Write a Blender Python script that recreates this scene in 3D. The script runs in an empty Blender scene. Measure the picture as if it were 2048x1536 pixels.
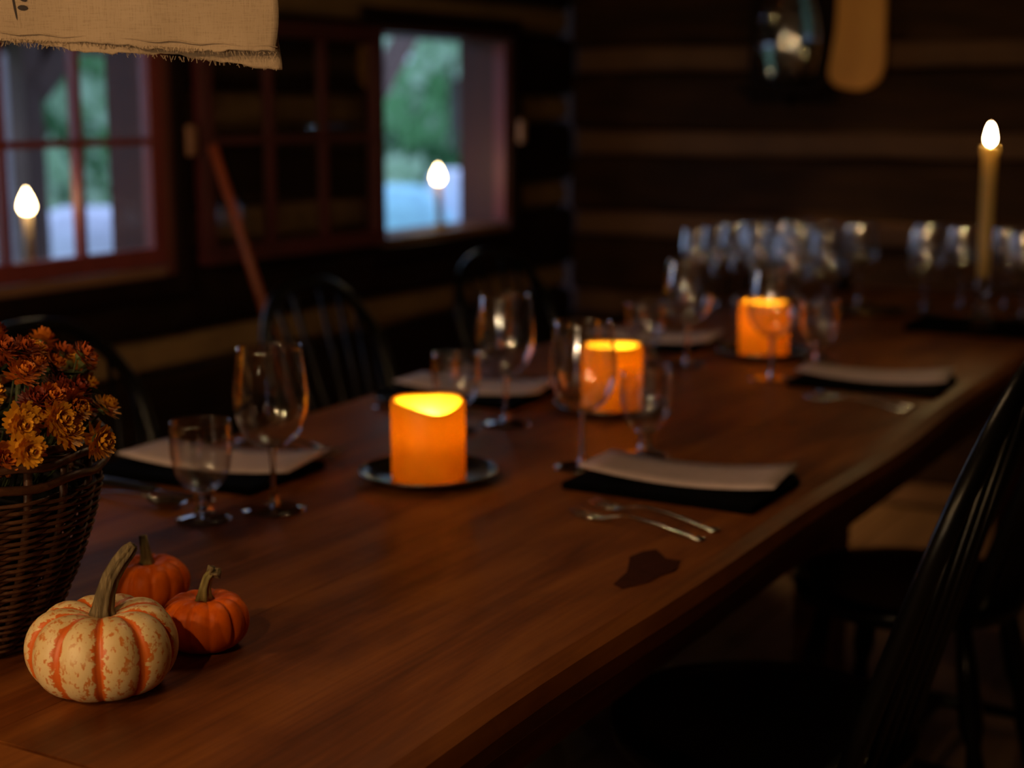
import bpy, math, random
from mathutils import Vector, Matrix, Euler
R = math.radians
rnd = random.Random(7)
sc = bpy.context.scene
col = sc.collection

# ------------------------------------------------------------------ camera
cd = bpy.data.cameras.new('camera'); cam = bpy.data.objects.new('camera', cd); col.objects.link(cam)
cam.location = (0, 0, 1.28); cam.rotation_euler = (R(90 - 10.22), 0, R(30.0))
cd.sensor_width = 36; cd.lens = 36 * 3077 / 2048
cd.clip_start = 0.02; cd.clip_end = 200
cd.dof.use_dof = True; cd.dof.focus_distance = 1.44; cd.dof.aperture_fstop = 3.0
sc.camera = cam

# ------------------------------------------------------------------ dusk sky, exposure
world = bpy.data.worlds.new('dusk_sky'); sc.world = world; world.use_nodes = True
wn = world.node_tree; bg = wn.nodes['Background']
bg.inputs['Color'].default_value = (0.36, 0.47, 0.74, 1); bg.inputs['Strength'].default_value = 2.5
sc.view_settings.view_transform = 'Standard'; sc.view_settings.look = 'None'
sc.view_settings.exposure = 0.0; sc.view_settings.gamma = 1.0; sc.view_settings.use_curve_mapping = False
cy = sc.cycles
cy.use_denoising = True; cy.use_adaptive_sampling = True; cy.adaptive_threshold = 0.03
cy.max_bounces = 10; cy.diffuse_bounces = 4; cy.glossy_bounces = 4; cy.transmission_bounces = 8; cy.transparent_max_bounces = 24
cy.sample_clamp_indirect = 4.0; cy.caustics_reflective = False; cy.caustics_refractive = False
BULB_STRENGTH = 4600.0        # each small clear bulb of the chandelier behind the viewer

# ------------------------------------------------------------------ materials
def new_mat(name):
    m = bpy.data.materials.new(name); m.use_nodes = True
    nt = m.node_tree; nt.nodes.clear()
    out = nt.nodes.new('ShaderNodeOutputMaterial')
    return m, nt, out
def N(nt, t, **kw):
    n = nt.nodes.new(t)
    for k, v in kw.items():
        if k.startswith('_'): setattr(n, k[1:], v)
        else: n.inputs[k.replace('__', ' ')].default_value = v
    return n
def rgba(c): return (c[0], c[1], c[2], 1)
def ramp(nt, fac, stops):
    r = nt.nodes.new('ShaderNodeValToRGB'); e = r.color_ramp.elements
    while len(e) < len(stops): e.new(0.5)
    for i, (p, c) in enumerate(stops): e[i].position = p; e[i].color = rgba(c)
    nt.links.new(fac, r.inputs[0]); return r.outputs[0]
def principled(nt, out, color, rough=0.5, **kw):
    p = nt.nodes.new('ShaderNodeBsdfPrincipled')
    if isinstance(color, tuple): p.inputs['Base Color'].default_value = rgba(color)
    else: nt.links.new(color, p.inputs['Base Color'])
    p.inputs['Roughness'].default_value = rough
    for k, v in kw.items(): p.inputs[k.replace('__', ' ')].default_value = v
    nt.links.new(p.outputs[0], out.inputs[0]); return p
def bump(nt, p, h, strength=0.3, dist=0.01):
    b = N(nt, 'ShaderNodeBump', Strength=strength, Distance=dist)
    nt.links.new(h, b.inputs['Height']); nt.links.new(b.outputs[0], p.inputs['Normal'])
def coords(nt, scale=(1, 1, 1), kind='Object', vary=False):
    tc = nt.nodes.new('ShaderNodeTexCoord'); mp = nt.nodes.new('ShaderNodeMapping')
    mp.inputs['Scale'].default_value = scale
    nt.links.new(tc.outputs[kind], mp.inputs[0])
    if vary:
        oi = nt.nodes.new('ShaderNodeObjectInfo'); mu = N(nt, 'ShaderNodeMath', _operation='MULTIPLY'); mu.inputs[1].default_value = 37.0
        nt.links.new(oi.outputs['Random'], mu.inputs[0]); cb = nt.nodes.new('ShaderNodeCombineXYZ')
        for i in range(3): nt.links.new(mu.outputs[0], cb.inputs[i])
        nt.links.new(cb.outputs[0], mp.inputs['Location'])
    return mp.outputs[0]
def noise(nt, vec, scale, detail=4, rough=0.55, dist=0.0):
    n = N(nt, 'ShaderNodeTexNoise', Scale=scale, Detail=detail, Roughness=rough, Distortion=dist)
    nt.links.new(vec, n.inputs['Vector']); return n.outputs['Fac']
def plain(name, c, rough=0.5, **kw):
    m, nt, out = new_mat(name)
    v = coords(nt, (1, 1, 1)); f = noise(nt, v, 9, 3)
    cr = ramp(nt, f, [(0.3, tuple(x * 0.85 for x in c)), (0.7, tuple(min(1, x * 1.12) for x in c))])
    principled(nt, out, cr, rough, **kw); return m
def wood(name, stops, scale=(6, 0.6, 6), rough=0.5, rough_hi=None, bs=0.25, fine=(90, 3, 90), spec=0.5, blotch=0.0, coat=0.0):
    m, nt, out = new_mat(name)
    v = coords(nt, scale, vary=True)
    f = noise(nt, v, 2.2, 6, 0.6, 0.9)
    v2 = coords(nt, fine, vary=True); g = noise(nt, v2, 1.0, 3, 0.5)
    mx = N(nt, 'ShaderNodeMix', _data_type='FLOAT'); mx.inputs[0].default_value = 0.25
    nt.links.new(f, mx.inputs[2]); nt.links.new(g, mx.inputs[3])
    c = ramp(nt, mx.outputs[0], stops)
    p = principled(nt, out, c, rough); p.inputs['Specular IOR Level'].default_value = spec
    p.inputs['Coat Weight'].default_value = coat; p.inputs['Coat Roughness'].default_value = 0.25
    if rough_hi:
        mr = N(nt, 'ShaderNodeMapRange'); mr.inputs[3].default_value = rough; mr.inputs[4].default_value = rough_hi
        nt.links.new(f, mr.inputs[0]); nt.links.new(mr.outputs[0], p.inputs['Roughness'])
    bump(nt, p, mx.outputs[0], bs, 0.004)
    return m
def emit(name, c, s):
    m, nt, out = new_mat(name); e = N(nt, 'ShaderNodeEmission', Color=rgba(c), Strength=s)
    nt.links.new(e.outputs[0], out.inputs[0]); return m

M = {}
def table_material():
    m, nt, out = new_mat('table_wood')
    v = coords(nt, (5.0, 0.55, 5.0), vary=True)
    f = noise(nt, v, 2.0, 7, 0.62, 1.2)
    v2 = coords(nt, (170, 5, 60), vary=True); g = noise(nt, v2, 1.0, 2, 0.5)
    v4 = coords(nt, (4, 60, 4), vary=True); saw = noise(nt, v4, 1.0, 2, 0.4)      # faint cross saw marks
    mx = N(nt, 'ShaderNodeMix', _data_type='FLOAT'); mx.inputs[0].default_value = 0.22
    nt.links.new(f, mx.inputs[2]); nt.links.new(g, mx.inputs[3])
    c = ramp(nt, mx.outputs[0], [(0.30, (0.080, 0.020, 0.004)), (0.46, (0.180, 0.051, 0.009)), (0.58, (0.255, 0.080, 0.014)), (0.75, (0.350, 0.122, 0.023))])
    v3 = coords(nt, (3.2, 1.6, 3.2), vary=True); b = noise(nt, v3, 1.6, 5, 0.6, 0.5)
    st = ramp(nt, b, [(0.36, (0.55, 0.50, 0.48)), (0.50, (1, 1, 1))])
    mul = N(nt, 'ShaderNodeMix', _data_type='RGBA', _blend_type='MULTIPLY'); mul.inputs[0].default_value = 0.8
    nt.links.new(c, mul.inputs[6]); nt.links.new(st, mul.inputs[7])
    p = principled(nt, out, mul.outputs[2], 0.42); p.inputs['Specular IOR Level'].default_value = 0.17
    mr = N(nt, 'ShaderNodeMapRange'); mr.inputs[1].default_value = 0.3; mr.inputs[2].default_value = 0.7; mr.inputs[3].default_value = 0.40; mr.inputs[4].default_value = 0.56
    nt.links.new(b, mr.inputs[0]); nt.links.new(mr.outputs[0], p.inputs['Roughness'])
    ad = N(nt, 'ShaderNodeMath', _operation='ADD'); nt.links.new(mx.outputs[0], ad.inputs[0]); nt.links.new(saw, ad.inputs[1])
    bump(nt, p, ad.outputs[0], 0.16, 0.002)
    return m
M['table'] = table_material()
M['knot'] = wood('knot_wood', [(0.3, (0.030, 0.007, 0.002)), (0.7, (0.060, 0.014, 0.004))], (20, 20, 20), 0.8, spec=0.08)
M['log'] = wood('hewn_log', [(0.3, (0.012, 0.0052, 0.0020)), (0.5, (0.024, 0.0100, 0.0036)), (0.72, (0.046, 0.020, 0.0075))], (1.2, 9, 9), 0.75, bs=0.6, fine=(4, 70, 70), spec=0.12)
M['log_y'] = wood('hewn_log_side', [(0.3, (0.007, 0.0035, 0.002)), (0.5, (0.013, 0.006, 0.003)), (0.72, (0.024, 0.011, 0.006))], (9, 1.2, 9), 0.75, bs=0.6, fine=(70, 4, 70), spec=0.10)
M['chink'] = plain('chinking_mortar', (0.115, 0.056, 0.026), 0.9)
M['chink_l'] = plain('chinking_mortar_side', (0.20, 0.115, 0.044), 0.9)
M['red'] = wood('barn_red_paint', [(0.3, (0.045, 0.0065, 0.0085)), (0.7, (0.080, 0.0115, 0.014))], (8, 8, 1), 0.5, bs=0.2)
M['red_lit'] = wood('lit_red_paint', [(0.3, (0.13, 0.020, 0.021)), (0.7, (0.20, 0.033, 0.032))], (8, 8, 1), 0.5, bs=0.2)  # brighter copy of the red paint, carrying the window bulb's glow
M['jamb'] = wood('dark_jamb_wood', [(0.3, (0.050, 0.009, 0.003)), (0.7, (0.082, 0.016, 0.005))], (8, 8, 1), 0.6)
M['sill'] = wood('sill_wood', [(0.3, (0.16, 0.075, 0.042)), (0.7, (0.24, 0.115, 0.065))], (8, 1, 8), 0.5)
M['floor'] = wood('floor_board_wood', [(0.3, (0.17, 0.095, 0.045)), (0.5, (0.27, 0.155, 0.075)), (0.75, (0.36, 0.21, 0.105))], (6, 0.7, 6), 0.55, bs=0.3)
M['ceil'] = wood('ceiling_board_wood', [(0.3, (0.03, 0.016, 0.009)), (0.7, (0.08, 0.042, 0.022))], (6, 0.7, 6), 0.7)
M['black_chair'] = plain('black_chair_paint', (0.0022, 0.0020, 0.0020), 0.30, Specular__IOR__Level=0.22)
M['slate'] = plain('black_slate', (0.0012, 0.0012, 0.0013), 0.85, Specular__IOR__Level=0.03)
M['black_plastic'] = plain('black_handle', (0.008, 0.008, 0.009), 0.35)
M['steel'] = plain('polished_steel', (0.62, 0.60, 0.58), 0.16, Metallic=1.0)
M['pewter'] = plain('pewter', (0.20, 0.185, 0.175), 0.26, Metallic=1.0)
M['iron'] = plain('black_iron', (0.012, 0.011, 0.010), 0.5, Metallic=0.4)
M['brass'] = plain('aged_brass', (0.45, 0.29, 0.10), 0.3, Metallic=1.0)
M['board'] = wood('paddle_wood', [(0.3, (0.62, 0.27, 0.045)), (0.7, (0.80, 0.40, 0.080))], (14, 14, 1.2), 0.45, fine=(120, 120, 4))
M['dark_board'] = wood('dark_sconce_wood', [(0.3, (0.006, 0.0026, 0.002)), (0.7, (0.013, 0.005, 0.004))], (8, 8, 1), 0.6, spec=0.08)
M['redstick'] = wood('red_pole_wood', [(0.3, (0.17, 0.030, 0.010)), (0.7, (0.26, 0.055, 0.016))], (20, 20, 1), 0.45)
M['wick'] = plain('burnt_wick', (0.01, 0.008, 0.006), 0.9)
M['socket'] = plain('ivory_sleeve', (0.55, 0.42, 0.27), 0.5)
M['tan_btn'] = wood('pale_turn_button', [(0.3, (0.40, 0.24, 0.19)), (0.7, (0.55, 0.34, 0.27))], (10, 10, 2), 0.5)

def paper_material():
    m, nt, out = new_mat('menu_paper')
    v = coords(nt, (1, 1, 1)); f = noise(nt, v, 60, 3)
    c = ramp(nt, f, [(0.3, (0.50, 0.39, 0.40)), (0.7, (0.58, 0.465, 0.475))])
    principled(nt, out, c, 0.7); return m
M['paper'] = paper_material()
def linen_material():
    m, nt, out = new_mat('linen_cloth')
    a = noise(nt, coords(nt, (950, 950, 60), 'Object'), 1.0, 2)
    b = noise(nt, coords(nt, (60, 60, 950), 'Object'), 1.0, 2)
    ad = N(nt, 'ShaderNodeMath', _operation='ADD'); nt.links.new(a, ad.inputs[0]); nt.links.new(b, ad.inputs[1])
    l = noise(nt, coords(nt), 14, 4)
    c1 = ramp(nt, ad.outputs[0], [(0.75, (0.32, 0.235, 0.16)), (1.05, (0.40, 0.30, 0.21))])
    c2 = ramp(nt, l, [(0.35, (0.86, 0.84, 0.80)), (0.65, (1, 1, 1))])
    mul = N(nt, 'ShaderNodeMix', _data_type='RGBA', _blend_type='MULTIPLY'); mul.inputs[0].default_value = 1
    nt.links.new(c1, mul.inputs[6]); nt.links.new(c2, mul.inputs[7])
    p = principled(nt, out, mul.outputs[2], 0.9); bump(nt, p, ad.outputs[0], 0.35, 0.001); return m
M['linen'] = linen_material()
M['ink'] = plain('dark_print_ink', (0.02, 0.012, 0.012), 0.8)

def thin_glass(name, rough, f0):
    m, nt, out = new_mat(name)
    tr = N(nt, 'ShaderNodeBsdfTransparent', Color=(0.97, 0.97, 0.97, 1)); gl = N(nt, 'ShaderNodeBsdfGlossy', Color=(1, 1, 1, 1), Roughness=rough)
    lw = N(nt, 'ShaderNodeLayerWeight', Blend=0.5); mx = nt.nodes.new('ShaderNodeMixShader')   # Schlick reflectance, alike from both sides
    pw = N(nt, 'ShaderNodeMath', _operation='POWER'); pw.inputs[1].default_value = 3.2; nt.links.new(lw.outputs['Facing'], pw.inputs[0])
    fr = N(nt, 'ShaderNodeMath', _operation='MULTIPLY_ADD'); fr.inputs[1].default_value = 0.90; fr.inputs[2].default_value = f0; nt.links.new(pw.outputs[0], fr.inputs[0])
    nt.links.new(fr.outputs[0], mx.inputs[0]); nt.links.new(tr.outputs[0], mx.inputs[1]); nt.links.new(gl.outputs[0], mx.inputs[2])
    nt.links.new(mx.outputs[0], out.inputs[0]); return m
def solid_glass():
    m, nt, out = new_mat('solid_glass')
    principled(nt, out, (0.96, 0.96, 0.96), 0.06, IOR=1.5, Transmission__Weight=1.0); return m
M['glass'] = thin_glass('thin_glass', 0.085, 0.12); M['pane'] = thin_glass('window_glass', 0.03, 0.045); M['sglass'] = solid_glass()

def wax_material(name, c):
    m, nt, out = new_mat(name)
    v = coords(nt); f = noise(nt, v, 26, 3)
    cc = ramp(nt, f, [(0.3, tuple(x * 0.93 for x in c)), (0.7, c)])
    d = N(nt, 'ShaderNodeBsdfDiffuse'); t = N(nt, 'ShaderNodeBsdfTranslucent'); g = N(nt, 'ShaderNodeBsdfGlossy', Roughness=0.45)
    nt.links.new(cc, d.inputs[0]); nt.links.new(cc, t.inputs[0])
    a = N(nt, 'ShaderNodeMixShader'); a.inputs[0].default_value = 0.6
    nt.links.new(d.outputs[0], a.inputs[1]); nt.links.new(t.outputs[0], a.inputs[2])
    b = N(nt, 'ShaderNodeMixShader'); b.inputs[0].default_value = 0.03
    nt.links.new(a.outputs[0], b.inputs[1]); nt.links.new(g.outputs[0], b.inputs[2])
    nt.links.new(b.outputs[0], out.inputs[0]); return m
M['wax'] = wax_material('orange_wax', (0.98, 0.56, 0.028))
M['ivory_wax'] = wax_material('ivory_wax', (0.95, 0.74, 0.34))
M['pillar_flame'] = emit('pillar_flame', (1.0, 0.62, 0.20), 1600)
M['taper_flame'] = emit('taper_flame', (1.0, 0.66, 0.26), 260)
M['lamp_bulb'] = emit('window_bulb', (1.0, 0.68, 0.32), 40)
M['stand_bulb'] = emit('candelabrum_bulb', (1.0, 0.70, 0.40), 1900)
M['table_bulb'] = emit('table_chandelier_bulb', (1.0, 0.64, 0.33), 1000)
M['chand_bulb'] = emit('chandelier_bulb', (1.0, 0.62, 0.28), BULB_STRENGTH)

def striped_pumpkin_material(nrib):
    m, nt, out = new_mat('striped_pumpkin_skin')
    tc = nt.nodes.new('ShaderNodeTexCoord'); sp = nt.nodes.new('ShaderNodeSeparateXYZ'); nt.links.new(tc.outputs['Object'], sp.inputs[0])
    at = N(nt, 'ShaderNodeMath', _operation='ARCTAN2'); nt.links.new(sp.outputs[1], at.inputs[0]); nt.links.new(sp.outputs[0], at.inputs[1])
    wob = noise(nt, coords(nt, (0.6, 0.6, 1.3)), 110, 5, 0.75)
    w2 = N(nt, 'ShaderNodeMath', _operation='MULTIPLY_ADD'); nt.links.new(wob, w2.inputs[0]); w2.inputs[1].default_value = 0.34; w2.inputs[2].default_value = -0.17
    s = N(nt, 'ShaderNodeMath', _operation='ADD'); nt.links.new(at.outputs[0], s.inputs[0]); nt.links.new(w2.outputs[0], s.inputs[1])
    k = N(nt, 'ShaderNodeMath', _operation='MULTIPLY'); nt.links.new(s.outputs[0], k.inputs[0]); k.inputs[1].default_value = nrib
    co = N(nt, 'ShaderNodeMath', _operation='COSINE'); nt.links.new(k.outputs[0], co.inputs[0])
    stripe = ramp(nt, co.outputs[0], [(0.70, (0, 0, 0)), (0.74, (1, 1, 1))])
    sv = noise(nt, coords(nt, (1, 1, 0.6)), 190, 4, 0.65); spots = ramp(nt, sv, [(0.54, (0, 0, 0)), (0.585, (1, 1, 1))])
    big = noise(nt, coords(nt, (1, 1, 1)), 30, 2); bigm = ramp(nt, big, [(0.36, (0.25, 0.25, 0.25)), (0.50, (1, 1, 1))])
    sm = N(nt, 'ShaderNodeMath', _operation='MULTIPLY'); nt.links.new(spots, sm.inputs[0]); nt.links.new(bigm, sm.inputs[1])
    cream = ramp(nt, noise(nt, coords(nt), 40, 4), [(0.3, (0.72, 0.50, 0.22)), (0.7, (0.84, 0.64, 0.34))])
    a = N(nt, 'ShaderNodeMix', _data_type='RGBA'); nt.links.new(sm.outputs[0], a.inputs[0]); nt.links.new(cream, a.inputs[6]); a.inputs[7].default_value = (0.62, 0.20, 0.035, 1)
    b = N(nt, 'ShaderNodeMix', _data_type='RGBA'); nt.links.new(stripe, b.inputs[0]); nt.links.new(a.outputs[2], b.inputs[6]); b.inputs[7].default_value = (0.68, 0.14, 0.016, 1)
    p = principled(nt, out, b.outputs[2], 0.42); bump(nt, p, noise(nt, coords(nt), 160, 3), 0.15, 0.001); return m
def orange_pumpkin_material():
    m, nt, out = new_mat('orange_pumpkin_skin')
    c = ramp(nt, noise(nt, coords(nt, (1, 1, 0.35)), 60, 5, 0.6), [(0.3, (0.62, 0.085, 0.002)), (0.7, (0.82, 0.150, 0.004))])
    p = principled(nt, out, c, 0.46, Specular__IOR__Level=0.16); bump(nt, p, noise(nt, coords(nt), 180, 3), 0.12, 0.001); return m
M['pstripe'] = striped_pumpkin_material(10); M['porange'] = orange_pumpkin_material()
M['pstem'] = wood('pumpkin_stem', [(0.3, (0.045, 0.030, 0.012)), (0.5, (0.13, 0.09, 0.038)), (0.75, (0.32, 0.23, 0.11))], (60, 60, 8), 0.8, bs=0.8, fine=(300, 300, 20))
M['pstem_g'] = wood('pumpkin_stem_green', [(0.3, (0.12, 0.10, 0.025)), (0.7, (0.36, 0.27, 0.085))], (60, 60, 8), 0.75, bs=0.6, fine=(300, 300, 20))
M['wicker'] = wood('wicker', [(0.3, (0.042, 0.014, 0.006)), (0.5, (0.080, 0.030, 0.012)), (0.75, (0.15, 0.062, 0.025))], (30, 30, 30), 0.45, bs=0.3, fine=(200, 200, 200))
M['soil'] = plain('potting_soil', (0.010, 0.008, 0.005), 0.95)
M['fstem'] = plain('flower_stem_green', (0.075, 0.095, 0.030), 0.6)
M['fleaf'] = plain('flower_leaf_green', (0.020, 0.034, 0.012), 0.6)
M['calyx'] = plain('calyx_green', (0.09, 0.11, 0.03), 0.6)
PET = [plain('petal_gold', (0.74, 0.34, 0.018), 0.55), plain('petal_orange', (0.62, 0.17, 0.012), 0.55), plain('petal_rust', (0.40, 0.075, 0.010), 0.55), plain('petal_red', (0.22, 0.026, 0.008), 0.55)]
def leaf_mat(name, c):
    m, nt, out = new_mat(name)
    cr = ramp(nt, noise(nt, coords(nt), 3, 3), [(0.3, tuple(x * 0.8 for x in c)), (0.7, c)])
    d = N(nt, 'ShaderNodeBsdfDiffuse'); t = N(nt, 'ShaderNodeBsdfTranslucent'); a = N(nt, 'ShaderNodeMixShader'); a.inputs[0].default_value = 0.5
    nt.links.new(cr, d.inputs[0]); nt.links.new(cr, t.inputs[0]); nt.links.new(d.outputs[0], a.inputs[1]); nt.links.new(t.outputs[0], a.inputs[2]); nt.links.new(a.outputs[0], out.inputs[0]); return m
M['grass'] = plain('lawn', (0.16, 0.28, 0.13), 0.9)
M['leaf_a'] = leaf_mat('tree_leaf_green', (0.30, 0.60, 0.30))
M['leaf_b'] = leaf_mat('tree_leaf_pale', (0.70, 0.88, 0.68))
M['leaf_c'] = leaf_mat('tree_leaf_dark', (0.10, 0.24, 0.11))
M['bark'] = plain('bark', (0.11, 0.09, 0.085), 0.9)
M['porch'] = wood('porch_timber', [(0.3, (0.13, 0.075, 0.055)), (0.7, (0.22, 0.13, 0.10))], (6, 6, 1), 0.7)
M['porchw'] = plain('white_column_paint', (0.55, 0.51, 0.52), 0.6)
M['cloth'] = plain('pale_blue_cover', (0.42, 0.80, 0.95), 0.8)
M['cloth2'] = plain('pale_lilac_cover', (0.72, 0.76, 0.90), 0.8)
M['porchfloor'] = plain('grey_porch_board', (0.20, 0.20, 0.21), 0.8)

# ------------------------------------------------------------------ mesh helpers
class G:
    def __init__(s): s.v = []; s.f = []
    def add(s, v, f):
        b = len(s.v); s.v += [tuple(x) for x in v]; s.f += [tuple(i + b for i in q) for q in f]
    def box(s, c, d, rot=None):
        hx, hy, hz = d[0] / 2, d[1] / 2, d[2] / 2
        vs = [Vector((x, y, z)) for x in (-hx, hx) for y in (-hy, hy) for z in (-hz, hz)]
        if rot: e = Euler(rot).to_matrix(); vs = [e @ v for v in vs]
        vs = [v + Vector(c) for v in vs]
        s.add(vs, [(0, 1, 3, 2), (4, 6, 7, 5), (0, 4, 5, 1), (2, 3, 7, 6), (0, 2, 6, 4), (1, 5, 7, 3)]); return s
    def lathe(s, prof, n=24, close=False, c=(0, 0, 0)):
        vs = []; fs = []; m = len(prof)
        for i in range(n):
            a = 2 * math.pi * i / n
            for r, z in prof: vs.append((c[0] + r * math.cos(a), c[1] + r * math.sin(a), c[2] + z))
        for i in range(n):
            j = (i + 1) % n
            for k in range(m if close else m - 1):
                l = (k + 1) % m
                fs.append((i * m + k, j * m + k, j * m + l, i * m + l))
        s.add(vs, fs); return s
    def tube(s, pts, rad, n=8, cap=True, flat=1.0, closed=False):
        pts = [Vector(p) for p in pts]; m = len(pts)
        if not isinstance(rad, (list, tuple)): rad = [rad] * m
        vs = []; fs = []; prev = None
        for i, p in enumerate(pts):
            if closed: t = pts[(i + 1) % m] - pts[i - 1]
            else: t = pts[min(i + 1, m - 1)] - pts[max(i - 1, 0)]
            t.normalize()
            if prev is None:
                a = Vector((0, 0, 1)) if abs(t.z) < 0.9 else Vector((1, 0, 0))
                u = t.cross(a).normalized()
            else: u = (prev - t * prev.dot(t)).normalized()
            prev = u; w = t.cross(u)
            for k in range(n):
                a = 2 * math.pi * k / n
                vs.append(p + u * (math.cos(a) * rad[i]) + w * (math.sin(a) * rad[i] * flat))
        for i in range(m if closed else m - 1):
            j = (i + 1) % m
            for k in range(n):
                l = (k + 1) % n
                fs.append((i * n + k, i * n + l, j * n + l, j * n + k))
        if cap and not closed:
            fs.append(tuple(range(n - 1, -1, -1))); fs.append(tuple((m - 1) * n + k for k in range(n)))
        s.add(vs, fs); return s
    def mesh(s, name, mat, smooth=False):
        me = bpy.data.meshes.new(name); me.from_pydata(s.v, [], s.f); me.validate(); me.update()
        me.materials.append(mat)
        if smooth: me.polygons.foreach_set('use_smooth', [True] * len(me.polygons))
        return me
def inst(name, me, parent=None, loc=(0, 0, 0), rot=(0, 0, 0), scale=(1, 1, 1)):
    o = bpy.data.objects.new(name, me); col.objects.link(o)
    o.location = loc; o.rotation_euler = rot; o.scale = scale
    if parent: o.parent = parent
    return o
def ob(name, g, mat, parent=None, smooth=False, loc=(0, 0, 0), rot=(0, 0, 0), bevel=0, sub=0):
    o = inst(name, g.mesh(name, mat, smooth), parent, loc, rot)
    if bevel:
        b = o.modifiers.new('bevel', 'BEVEL'); b.width = bevel; b.segments = 2; b.limit_method = 'ANGLE'
    if sub:
        b = o.modifiers.new('subdivision', 'SUBSURF'); b.levels = sub; b.render_levels = sub
    return o
def tag(o, label, cat, group=None, kind=None):
    o['label'] = label; o['category'] = cat
    if group: o['group'] = group
    if kind: o['kind'] = kind
    return o
def thing(name, label, cat, loc=(0, 0, 0), rz=0, group=None):
    o = inst(name, None, None, loc, (0, 0, rz)); o.empty_display_size = 0.05
    return tag(o, label, cat, group)
def struct(o): o['kind'] = 'structure'; return o
def dup(root, loc, rz, label, rot=None):
    r = root.copy(); col.objects.link(r); r.location = loc; r.rotation_euler = rot or (0, 0, rz); r['label'] = label
    for ch in root.children:
        c = ch.copy(); col.objects.link(c); c.parent = r
        for g in ch.children:
            d = g.copy(); col.objects.link(d); d.parent = c
    return r

# ------------------------------------------------------------------ room
WX, FY = -2.55, 4.85              # inner faces of the left wall and of the far wall
X1, Y0, H = 2.3, -2.2, 2.45
OPEN = [(2.02, 2.79), (3.62, 4.40)]; OZ = (0.885, 1.505)

floor = struct(ob('floor', G().box(((WX + X1) / 2, (Y0 + FY) / 2, -0.06), (X1 - WX + 0.4, FY - Y0 + 0.4, 0.06)), M['jamb']))
bw = 0.205; nb = int((X1 - WX) / bw)
fb = G().box((0, 0, 0), (bw - 0.006, FY - Y0 - 0.01, 0.03)).mesh('floor_board', M['floor'])
for i in range(nb + 1):
    inst('floor_board', fb, floor, (WX + bw * (i + 0.5) + 0.002, (Y0 + FY) / 2, -0.016 + rnd.uniform(-0.0015, 0.0008)))
ceiling = struct(ob('ceiling', G().box(((WX + X1) / 2, (Y0 + FY) / 2, H + 0.03), (X1 - WX + 0.4, FY - Y0 + 0.4, 0.06)), M['ceil']))
for y in (-0.9, 0.6, 2.1, 3.6):
    ob('ceiling_beam', G().box(((WX + X1) / 2, y, H - 0.07), (X1 - WX - 0.01, 0.16, 0.14)), M['ceil'], ceiling, bevel=0.012)

def log_geo(L, h, d, axis, seed):
    """a hewn log, along x or y, centred, with softened edges and uneven faces"""
    q = random.Random(seed); n = max(2, int(L / 0.22)); g = G(); vs = []; fs = []
    b = min(0.022, h * 0.3)
    prof = [(-d / 2, -h / 2 + b), (-d / 2 + b, -h / 2), (d / 2 - b, -h / 2), (d / 2, -h / 2 + b), (d / 2, h / 2 - b), (d / 2 - b, h / 2), (-d / 2 + b, h / 2), (-d / 2, h / 2 - b)]
    for i in range(n + 1):
        t = -L / 2 + L * i / n
        for (a, z) in prof:
            ja, jz = q.uniform(-0.007, 0.007), q.uniform(-0.005, 0.005)
            vs.append((t, a + ja, z + jz) if axis == 'x' else (a + ja, t, z + jz))
    for i in range(n):
        for k in range(8):
            l = (k + 1) % 8; fs.append((i * 8 + k, (i + 1) * 8 + k, (i + 1) * 8 + l, i * 8 + l))
    fs.append(tuple(range(7, -1, -1))); fs.append(tuple(n * 8 + k for k in range(8)))
    g.add(vs, fs); return g

# far wall: logs and chinking
wall_back = struct(ob('wall_back', G().box(((WX + X1) / 2, FY + 0.15, H / 2 - 0.05), (X1 - WX + 0.4, 0.06, H + 0.1)), M['jamb']))
pz, ch = 0.280, 0.078; z0 = 1.159
LX = X1 - WX
for k in range(-5, 6):
    zc = z0 + k * pz
    if 0 < zc and zc + ch / 2 < H:
        ob('chinking', log_geo(LX, ch + 0.03, 0.10, 'x', 50 + k), M['chink'], wall_back, False, ((WX + X1) / 2, FY + 0.075, zc))
    za, zb = max(0.0, zc + ch / 2), min(H, zc + pz - ch / 2)
    if zb - za > 0.05:
        ob('log', log_geo(LX, zb - za, 0.14, 'x', 80 + k), M['log'], wall_back, False, ((WX + X1) / 2, FY + 0.058, (za + zb) / 2))

# left wall with two window openings
wall_left = struct(inst('wall_left', None, None, (0, 0, 0)))
spans = [(Y0, OPEN[0][0], 0), (OPEN[0][0], OPEN[0][1], 1), (OPEN[0][1], OPEN[1][0], 0), (OPEN[1][0], OPEN[1][1], 1), (OPEN[1][1], FY, 0)]
def wall_strip(name, za, zb, depth, xc, mat, grow=0.0):
    """one course of the left wall, cut where it meets an opening"""
    runs = []
    if zb <= OZ[0] or za >= OZ[1]: runs.append((Y0, FY, za, zb))
    else:
        for a, b, w in spans:
            if not w: runs.append((a, b, za, zb))
            else:
                if za < OZ[0] - 0.02: runs.append((a, b, za, OZ[0]))
                if zb > OZ[1] + 0.02: runs.append((a, b, OZ[1], zb))
    for i, (a, b, u, v) in enumerate(runs):
        ob(name, log_geo(b - a, v - u + grow, depth, 'y', int(za * 1000) + i * 7), mat, wall_left, False, (xc, (a + b) / 2, (u + v) / 2))
pzl, chl, z0l = 0.293, 0.092, 1.273
for k in range(-5, 5):
    zc = z0l + k * pzl
    if zc > 0 and zc + chl / 2 < H: wall_strip('chinking', zc - chl / 2, zc + chl / 2, 0.11, WX - 0.085, M['chink_l'], 0.0)
    za, zb = max(0.0, zc + chl / 2), min(H, zc + pzl - chl / 2)
    if zb - za > 0.04: wall_strip('log', za, zb, 0.17, WX - 0.09, M['log_y'])
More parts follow.
